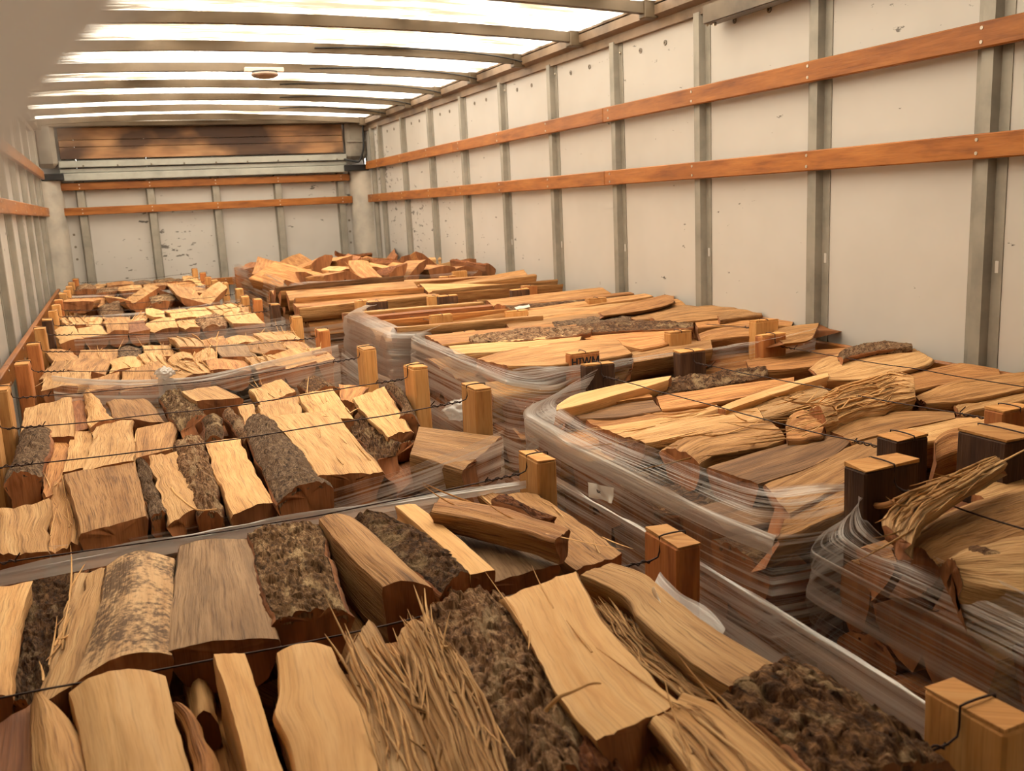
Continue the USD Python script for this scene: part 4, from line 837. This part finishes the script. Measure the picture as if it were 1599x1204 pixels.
# ------------------------------------------------------------------ tie wires
def wire(label, a, b, sag=.006, r=.0012, tails=True, seed=0, over=(0, 1)):
    """Twisted round the stake at a and b; a and b are stake tops (x, y, z, size x, size y)."""
    rng = np.random.default_rng(seed+77); A, B = np.array(a[:3], float), np.array(b[:3], float); d = (B-A)/np.linalg.norm(B-A)
    def ends(s, dr):
        c = np.array(s[:3]); hx, hy = s[3]/2+.002, s[4]/2+.002
        k = 0 if abs(dr[0]) > abs(dr[1]) else 1; h = (hx, hy)[k]; e = np.zeros(3); e[k] = np.sign(dr[k])
        return c-e*h+[0, 0, -.035], c-e*h+[0, 0, .003], c+[0, 0, .0045], c+e*h+[0, 0, .003], c+e*h+[0, 0, -.022], e
    pa, pb = ends(a, d), ends(b, -d)
    p0, p1 = pa[4]+pa[5]*.012-[0, 0, .006], pb[4]+pb[5]*.012-[0, 0, .006]
    mid = p0+(p1-p0)*np.linspace(0, 1, 22)[:, None]; mid[:, 2] -= sag*np.sin(np.linspace(0, np.pi, 22)); w = np.stack([meshkit.fbm(np.stack([np.linspace(0, 6, 22), np.full(22, seed*1.3+k*9), np.zeros(22)], 1), 2)-.5 for k in range(3)], 1)
    mid[1:-1] += w[1:-1]*.006
    path = np.vstack([[pa[0], pa[1], pa[2], pa[3], pa[4]], mid, [pb[4], pb[3], pb[2], pb[1], pb[0]]])
    ms = [tube(curve(path, 110), r, 5)]
    for s0, s1, e in ((mid[0], mid[3], 0), (mid[-1], mid[-4], 1)):
        t = np.linspace(0, 1, 40); ax = (s1-s0); L = min(.065, np.linalg.norm(ax)); ax = ax/np.linalg.norm(ax); n1 = np.cross(ax, [0, 0, 1.]); n1 /= np.linalg.norm(n1); n2 = np.cross(ax, n1)
        h = s0+ax*(t*L)[:, None]+(n1*np.cos(t*26)[:, None]+n2*np.sin(t*26)[:, None])*.0024
        tail = h[-1]+np.array([[.0, 0, .004], [.006, -.004, .012]])*rng.uniform(.5, 1.3)
        ms.append(tube(np.vstack([h, tail]), r*.9, 5))
    single('tie_wire', label, 'wire', join(ms), 'wire_rust', True, group='rusty wires tied between the stakes')
WN = {'L': ('near', 'middle', 'far'), 'R': ('left', 'middle', 'right')}
for t in TOPS:
    st = TOPS[t]; sd = 'L' if 'left' in t else 'R'
    for k in range(3):
        a, b = st[k], st[k+3]
        wire(f'rusty tie wire between the {WN[sd][k]} pair of stakes of the {t}', a[:5], b[:5], seed=sum(map(ord, t))+k, sag=.012 if sd == 'L' else .004)
# loose wire tail and a splinter lying on top
single('wood_splinter', 'thin curved splinter lying over the edge of the broad pale log', 'splinter', tube(curve([P(852, 1110, -.44), P(880, 1085, -.425), P(915, 1070, -.425), P(938, 1067, -.43)], 16), np.linspace(.0022, .001, 16), 5), 'wood_smooth', True, np.zeros((80, 2)))
single('wood_splinter', 'thin bent splinter lying in front of the grey bark strip', 'splinter', tube(curve([P(268, 762, -.43), P(290, 785, -.425), P(318, 797, -.425), P(338, 795, -.43)], 16), np.linspace(.0022, .0012, 16), 5), 'wood_smooth', True, np.zeros((80, 2)))
single('bark_curl', 'small orange curl of wood beside the dark double stakes', 'wood chip', tube(curve([P(1345, 770, -.42), P(1362, 786, -.42), P(1385, 789, -.41), P(1402, 783, -.40)], 16), np.linspace(.002, .006, 16), 6), 'wood_orange', True, np.zeros((96, 2)))

# ------------------------------------------------------------------ stretch film
def film_sheet(rows, nu, sub, seed, wrinkle=.006):
    """Lofts polylines (top edge first) into one sheet with pulled folds; returns mesh and st (u along, v down)."""
    R = [resample(r, nu) for r in rows]; G, vv = [R[0]], [0.]
    for a, b in zip(R[:-1], R[1:]):
        d = np.linalg.norm(a-b, axis=1).mean()
        for k in range(1, sub+1):
            G.append(a+(b-a)*k/sub); vv.append(vv[-1]+d/sub)
    G = np.stack(G, 1); vv = np.array(vv); uu = np.r_[0, np.cumsum(np.linalg.norm(np.diff(R[min(1, len(R)-1)], axis=0), axis=1))]
    U, V = np.meshgrid(uu, vv, indexing='ij')
    du = np.gradient(G, axis=0); dv = np.gradient(G, axis=1); n = np.cross(du, dv); n /= np.maximum(np.linalg.norm(n, axis=2, keepdims=True), 1e-9)
    w = meshkit.fbm(np.stack([U*3+seed, V*26+U*2.0, 0*U+seed], -1), 3)-.5
    G = G+n*(w*wrinkle*2)[..., None]
    edge = meshkit.fbm(np.stack([uu*9+seed, 0*uu, 0*uu], 1), 3)-.5
    G[:, 0, 2] += edge*.012
    return (G.reshape(-1, 3), grid_faces(*G.shape[:2])), np.stack([U.ravel(), V.ravel()+seed], 1)
def wrap(label, sheets, extra=()):
    parts = []
    for nm, rows, mt, nu, sub, seed, wr in sheets:
        m, uv = film_sheet(rows, nu, sub, seed, wr); parts.append((nm, m, mt, True, uv))
    thing('stretch_film', label, 'plastic film', parts+list(extra), 'clear stretch film wrapped round the stacks')
def drop(pts, dz, dx=0, dy=0): return [(p[0]+dx, p[1]+dy, p[2]+dz) for p in pts]
def knot(c, r, seed):
    m = trimesh.creation.icosphere(3, 1.); v = np.array(m.vertices); v *= r*(.55+.9*meshkit.fbm(v*3.1+seed, 3))[:, None]
    return trimesh.Trimesh(v*[1.2, 1., .8]+np.array(c), m.faces, process=False)
# second right stack
sh = [(1.02, 1.985, -.455), (.84, 1.90, -.455), (.770, 1.77, -.456), (.764, 1.55, -.462), (.762, 1.30, -.463), (.760, 1.10, -.462), (.768, .962, -.458), (.86, .975, -.470), (1.03, 1.02, -.475)]
inn = [P(935, 572, -.405), P(888, 605, -.425), P(868, 630, -.432), P(930, 668, -.438), P(1020, 702, -.440), P(1100, 733, -.444), P(1192, 762, -.448), P(1265, 757, -.440), P(1338, 752, -.425)]
wrap('clear film pulled round the left face and corner of the second right stack', [('film_sheet', [inn, sh, drop(sh, -.16, -.004), drop(sh, -.45, .006), drop(sh, -1.05, .03)], 'film_mid', 90, 16, 3, .006),
     ('rolled_edge', [drop(sh[1:7], .006, .003), drop(sh[1:7], -.010, -.003), drop(sh[1:7], -.022, -.002)], 'film_dense', 60, 3, 9, .003)])
# third right stack
sh = [(.85, 2.80, -.395), (.80, 2.68, -.392), (.795, 2.45, -.394), (.79, 2.20, -.394), (.80, 1.95, -.400), (.90, 1.945, -.425), (1.02, 2.03, -.43), (1.40, 2.15, -.435), (1.75, 2.20, -.435), (1.96, 2.26, -.43)]
inn = [(.95, 2.82, -.375), PX(650, 521, .84), PX(684, 536, .83), PX(735, 556, .825), P(800, 577, -.385), P(850, 572, -.395), P(895, 570, -.40), P(1060, 550, -.405), P(1190, 532, -.405), P(1276, 512, -.41)]
wrap('clear film round the third right stack with a torn end at its left corner', [('film_sheet', [inn, sh, drop(sh, -.13, -.006), drop(sh, -.40, .008), drop(sh, -1.1, .03)], 'film_mid', 100, 14, 21, .006)],
     [('film_knot', knot((.90, 1.93, -.50), .022, 4), 'film_dense', True, np.zeros((642, 2)))])
# fourth right stack: whiter film
sh = [(.92, 3.74, -.41), (.81, 3.62, -.412), (.795, 3.40, -.405), (.79, 3.15, -.403), (.80, 2.96, -.408), (.90, 2.94, -.42), (1.05, 3.08, -.43)]
inn = [(.98, 3.76, -.385), (.88, 3.60, -.382), (.85, 3.40, -.385), (.845, 3.15, -.386), (.85, 3.0, -.392), (.93, 2.97, -.40), (1.06, 3.09, -.41)]
wrap('whitish film hood over the left end of the fourth right stack', [('film_sheet', [inn, sh, drop(sh, -.12, -.008), drop(sh, -.5, .01), drop(sh, -1.1, .03)], 'film_dense', 60, 10, 35, .008)])
# sixth and seventh right stacks
sh = [(.80, 7.08, -.365), (.795, 6.6, -.362), (.80, 6.2, -.360), (.80, 5.5, -.358), (.79, 4.95, -.365), (.90, 4.80, -.37), (1.3, 4.79, -.375), (1.8, 4.79, -.38)]
inn = drop(sh, .016, .03)
wrap('clear film along the left face of the sixth and seventh right stacks', [('film_sheet', [inn, sh, drop(sh, -.2, -.004), drop(sh, -1.1, .02)], 'film_mid', 70, 10, 47, .008)])
sh = [(.70, 4.62, -.47), (.695, 4.2, -.47), (.70, 3.92, -.475), (.80, 3.88, -.47), (1.2, 3.88, -.46), (1.8, 3.88, -.45)]
wrap('clear film low round the left end of the fifth right stack', [('film_sheet', [sh, drop(sh, -.15), drop(sh, -1.0, .02)], 'film_mid', 50, 8, 58, .006)])
# nearest right stack
sh = [(.97, .965, -.43), (.85, .955, -.455), (.803, .925, -.468), (.795, .80, -.468), (.790, .66, -.466), (.785, .50, -.466), (.78, .22, -.466)]
inn = [P(1340, 778, -.40), P(1352, 812, -.405), P(1384, 842, -.412), P(1440, 855, -.412), P(1520, 890, -.412), P(1620, 932, -.412), P(1800, 1010, -.412)]
wrap('clear film stretched tight over the left face of the nearest right stack', [('film_sheet', [inn, sh, drop(sh, -.07, -.012), drop(sh, -.16, .012), drop(sh, -.40, .0), drop(sh, -1.05, .03)], 'film_mid', 90, 12, 66, .007)])
# nearest left stack: rolled white edge at the back, sheet along the right side
bk = [PY(-60, 915, 1.475), PY(120, 880, 1.475), PY(430, 812, 1.478), PY(640, 779, 1.482), PY(818, 752, 1.485), (.662, 1.475, -.462)]
rt = [(.664, 1.47, -.475), (.662, 1.36, -.478), (.664, 1.2, -.478), (.660, 1.0, -.476), (.658, .80, -.478), (.656, .60, -.482), (.654, .42, -.485)]
hi = [PY(-60, 858, 1.50), PY(200, 818, 1.50), PY(430, 770, 1.50), PY(600, 722, 1.50), PY(780, 668, 1.50), PY(806, 668, 1.50)]
wrap('clear film round the nearest left stack with a rolled white edge along its back', [('film_sheet', [bk, drop(bk, -.05, 0, .003), drop(bk, -.4), drop(bk, -1.1)], 'film_mid', 60, 8, 71, .004),
     ('film_sheet', [rt, drop(rt, -.035, .005), drop(rt, -.12, .010), drop(rt, -.5, .0), drop(rt, -1.1)], 'film_mid', 70, 10, 74, .005),
     ('rolled_edge', [[PY(x, y, 1.430) for x, y in ((-60, 903), (120, 868), (300, 832), (430, 808), (640, 775), (822, 750))], [PY(x, y, 1.424) for x, y in ((-60, 915), (120, 880), (300, 846), (430, 821), (640, 785), (822, 757))], [PY(x, y, 1.428) for x, y in ((-60, 927), (120, 893), (300, 858), (430, 832), (640, 793), (822, 763))]], 'film_white', 60, 4, 78, .003),
     ('rolled_edge', [drop(rt, .004), drop(rt, .001, -.004), drop(rt, -.006, -.002)], 'film_dense', 60, 3, 79, .003),
     ('loose_flap', [[P(1030, 895, -.455), P(1060, 925, -.46), P(1100, 950, -.465), P(1132, 985, -.47)], [P(1018, 915, -.452), P(1046, 952, -.455), P(1090, 972, -.46), P(1128, 990, -.468)], [P(1026, 935, -.455), P(1052, 968, -.46), P(1085, 985, -.466), P(1125, 994, -.47)]], 'film_dense', 30, 5, 81, .006)])
# second left stack
fr = [PY(-60, 870, 1.515), PY(200, 838, 1.515), PY(430, 790, 1.515), PY(620, 735, 1.515), PY(785, 672, 1.52)]
rt = [(.684, 1.56, -.455), (.682, 1.7, -.462), (.680, 1.9, -.465), (.675, 2.1, -.46), (.665, 2.3, -.455), (.65, 2.56, -.45)]
wrap('clear film low round the front and right side of the second left stack', [('film_sheet', [fr, drop(fr, -.06), drop(fr, -.4), drop(fr, -1.1)], 'film_clear', 70, 10, 88, .004),
     ('film_sheet', [rt, drop(rt, -.04), drop(rt, -.14, .005), drop(rt, -1.1)], 'film_mid', 60, 8, 91, .006)],
     [('film_knot', knot((.685, 1.95, -.455), .030, 8), 'film_dense', True, np.zeros((642, 2)))])
# the other left stacks
for nm, top, lo, sd, x1, yb in (('third', [PY(80, 585, 2.74), PY(140, 592, 2.74), PY(230, 592, 2.735), PY(300, 588, 2.735), PY(420, 562, 2.74), PY(528, 538, 2.75)], .085, 95, .665, 3.72),
                            ('fourth', [PY(115, 526, 3.92), PY(280, 516, 3.92), PY(380, 505, 3.92), PY(445, 496, 3.92)], .05, 97, .655, 4.84),
                            ('fifth', [PY(88, 492, 5.0), PY(150, 492, 5.0), PY(240, 486, 5.0), PY(330, 473, 5.0), PY(378, 466, 5.0)], .06, 99, .62, 6.0),
                            ('sixth', [PY(112, 462, 6.2), PY(200, 458, 6.2), PY(320, 444, 6.2)], .06, 103, .58, 7.1)):
    e = np.array(top[-1]); y0 = e[1]
    rt = [tuple(e+[.01, .01, -.01]), (x1, y0+.06, -.46), (x1, (y0+yb)/2, -.47), (x1-.01, yb, -.46)]
    tuft = [('film_tuft', knot(PY(257, 582, 2.73), .020, 12), 'film_white', True, np.zeros((642, 2))), ('film_tail', film_sheet([[PY(246, 590, 2.725), PY(270, 590, 2.725)], [PY(250, 630, 2.72), PY(282, 625, 2.72)]], 8, 6, 5, .006)[0], 'film_dense', True, np.zeros((56, 2)))] if nm == 'third' else []
    wrap(f'clear film round the front and right side of the {nm} left stack', [('film_sheet', [top, drop(top, -.02, 0, -.004), drop(top, -lo, 0, .0), drop(top, -.5), drop(top, -1.1)], 'film_mid', 70, 7, sd, .005), ('film_sheet', [rt, drop(rt, -.08), drop(rt, -1.1)], 'film_mid', 40, 8, sd+1, .005)], tuft)
# paper tags
def tag(label, c, w, h, nu, seed, writing=False):
    pts = [np.array(p) for p in c]
    g = np.array([[pts[0]*(1-a)*(1-b)+pts[1]*a*(1-b)+pts[3]*(1-a)*b+pts[2]*a*b for b in np.linspace(0, 1, 8)] for a in np.linspace(0, 1, 10)])
    n = np.cross(pts[1]-pts[0], pts[3]-pts[0]); n /= np.linalg.norm(n)
    if n[0] > 0: n = -n
    g += n*((meshkit.fbm(g*40+seed, 2)-.5)*.012)[..., None]; f = grid_faces(10, 8)
    v = np.vstack([g.reshape(-1, 3), g.reshape(-1, 3)-n*.0006]); ff = np.vstack([f, f[:, ::-1]+80])
    parts = [('sheet', (v, ff), 'paper', True)]
    if writing:
        t = meshkit.text_mesh('Nac', .006, .0004); tv = np.array(t.vertices); ex = (pts[1]-pts[0])/np.linalg.norm(pts[1]-pts[0]); ey = (pts[0]-pts[3])/np.linalg.norm(pts[0]-pts[3])
        parts.append(('print', (np.mean(pts, 0)+n*.004+tv[:, :1]*ex-.006*ex+tv[:, 1:2]*ey+tv[:, 2:3]*n, np.array(t.faces)), 'ink', False))
    thing('paper_tag', label, 'tag', parts)
tag('square white paper tag stuck on the film of the second right stack', [PX(918, 753, .752), PX(957, 762, .752), PX(957, 786, .752), PX(920, 776, .752)], 0, 0, 0, 3, True)
tag('small folded white tag on top of the fourth right stack', [P(803, 479, -.392), P(826, 475, -.384), P(828, 479, -.390), P(806, 483, -.398)], 0, 0, 0, 6)

# ------------------------------------------------------------------ the photographer's hand: an index finger strays in front of the lens at the top left
def hand():
    def C(r, u, d): return CR*r+CU*u+CF*d                         # metres to the right of, above and in front of the lens
    bones = []
    def chain(pts, rad):
        for p, q, r0, r1 in zip(pts[:-1], pts[1:], rad[:-1], rad[1:]): bones.append((p, q, r0, r1))
    wrist = C(-.120, -.120, -.045); elbow = C(-.20, -.30, -.13)
    kn = [C(-.078, -.030, .004), C(-.088, -.042, -.010), C(-.096, -.056, -.022), C(-.102, -.071, -.032)]
    for k in kn: chain([wrist, k], [.022, .0125])
    for a, b in zip(kn[:-1], kn[1:]): chain([a, b], [.0125, .012])
    tip = C(-.0171, .0220, .0335)
    chain([kn[0], C(-.050, -.014, .026), C(-.0313, .0063, .0335), tip], [.0110, .0095, .0085, .0074])       # index, stretched past the lens
    for k, (dx, dy, dz, L) in zip(kn[1:], ((.0, .0, 0, 1.), (.0, 0, 0, .95), (0, 0, 0, .78))):                # the others curl round the phone's edge
        p1 = k+C(.030*L, .012*L, .028*L); p2 = p1+C(.024*L, -.004*L, -.004*L); p3 = p2+C(.012*L, -.010*L, -.016*L)
        chain([k, p1, p2, p3], [.0105, .0092, .0084, .0072])
    chain([wrist+C(.012, .01, -.01), C(-.080, -.075, -.052), C(-.052, -.052, -.056), C(-.036, -.036, -.050)], [.018, .0135, .0105, .0085])
    chain([wrist, C(-.150, -.185, -.075)], [.026, .030])
    parts = []
    for p, q, r0, r1 in bones:
        a = np.array(trimesh.creation.icosphere(2, 1.).vertices)
        parts.append(manifold3d.Manifold.hull_points(np.vstack([a*r0+p, a*r1+q])))
    m = parts[0]
    for x in parts[1:]: m = m+x
    m = m.refine_to_length(.0035).to_mesh(); t = trimesh.Trimesh(m.vert_properties[:, :3], m.tri_verts); t.merge_vertices()
    trimesh.smoothing.filter_taubin(t, iterations=14)
    nail = trimesh.creation.icosphere(2, 1.); d = (tip-C(-.030, .0055, .0335)); d /= np.linalg.norm(d); out = CF-d*np.dot(CF, d); out /= np.linalg.norm(out); sd = np.cross(d, out)
    nv = np.array(nail.vertices); nv = tip+out*.0058+nv[:, :1]*d*.0058+nv[:, 1:2]*sd*.0046+nv[:, 2:3]*out*.0016
    a, b = C(-.138, -.160, -.066), C(-.20, -.30, -.13); sl = []
    for k in range(9):
        t_ = k/8; sl.append(a+(b-a)*t_)
    sv, sf = tube(np.array(sl), np.array([.036, .040, .039, .041, .042, .042, .044, .045, .046]), 18)
    thing('person', 'out-of-focus fingertip of the person taking the picture, in the top left corner', 'person', [('hand', t, 'skin', True), ('fingernail', (nv, np.array(nail.faces)), 'skin', True), ('sleeve', (sv, sf), 'sleeve', 40)])
hand()
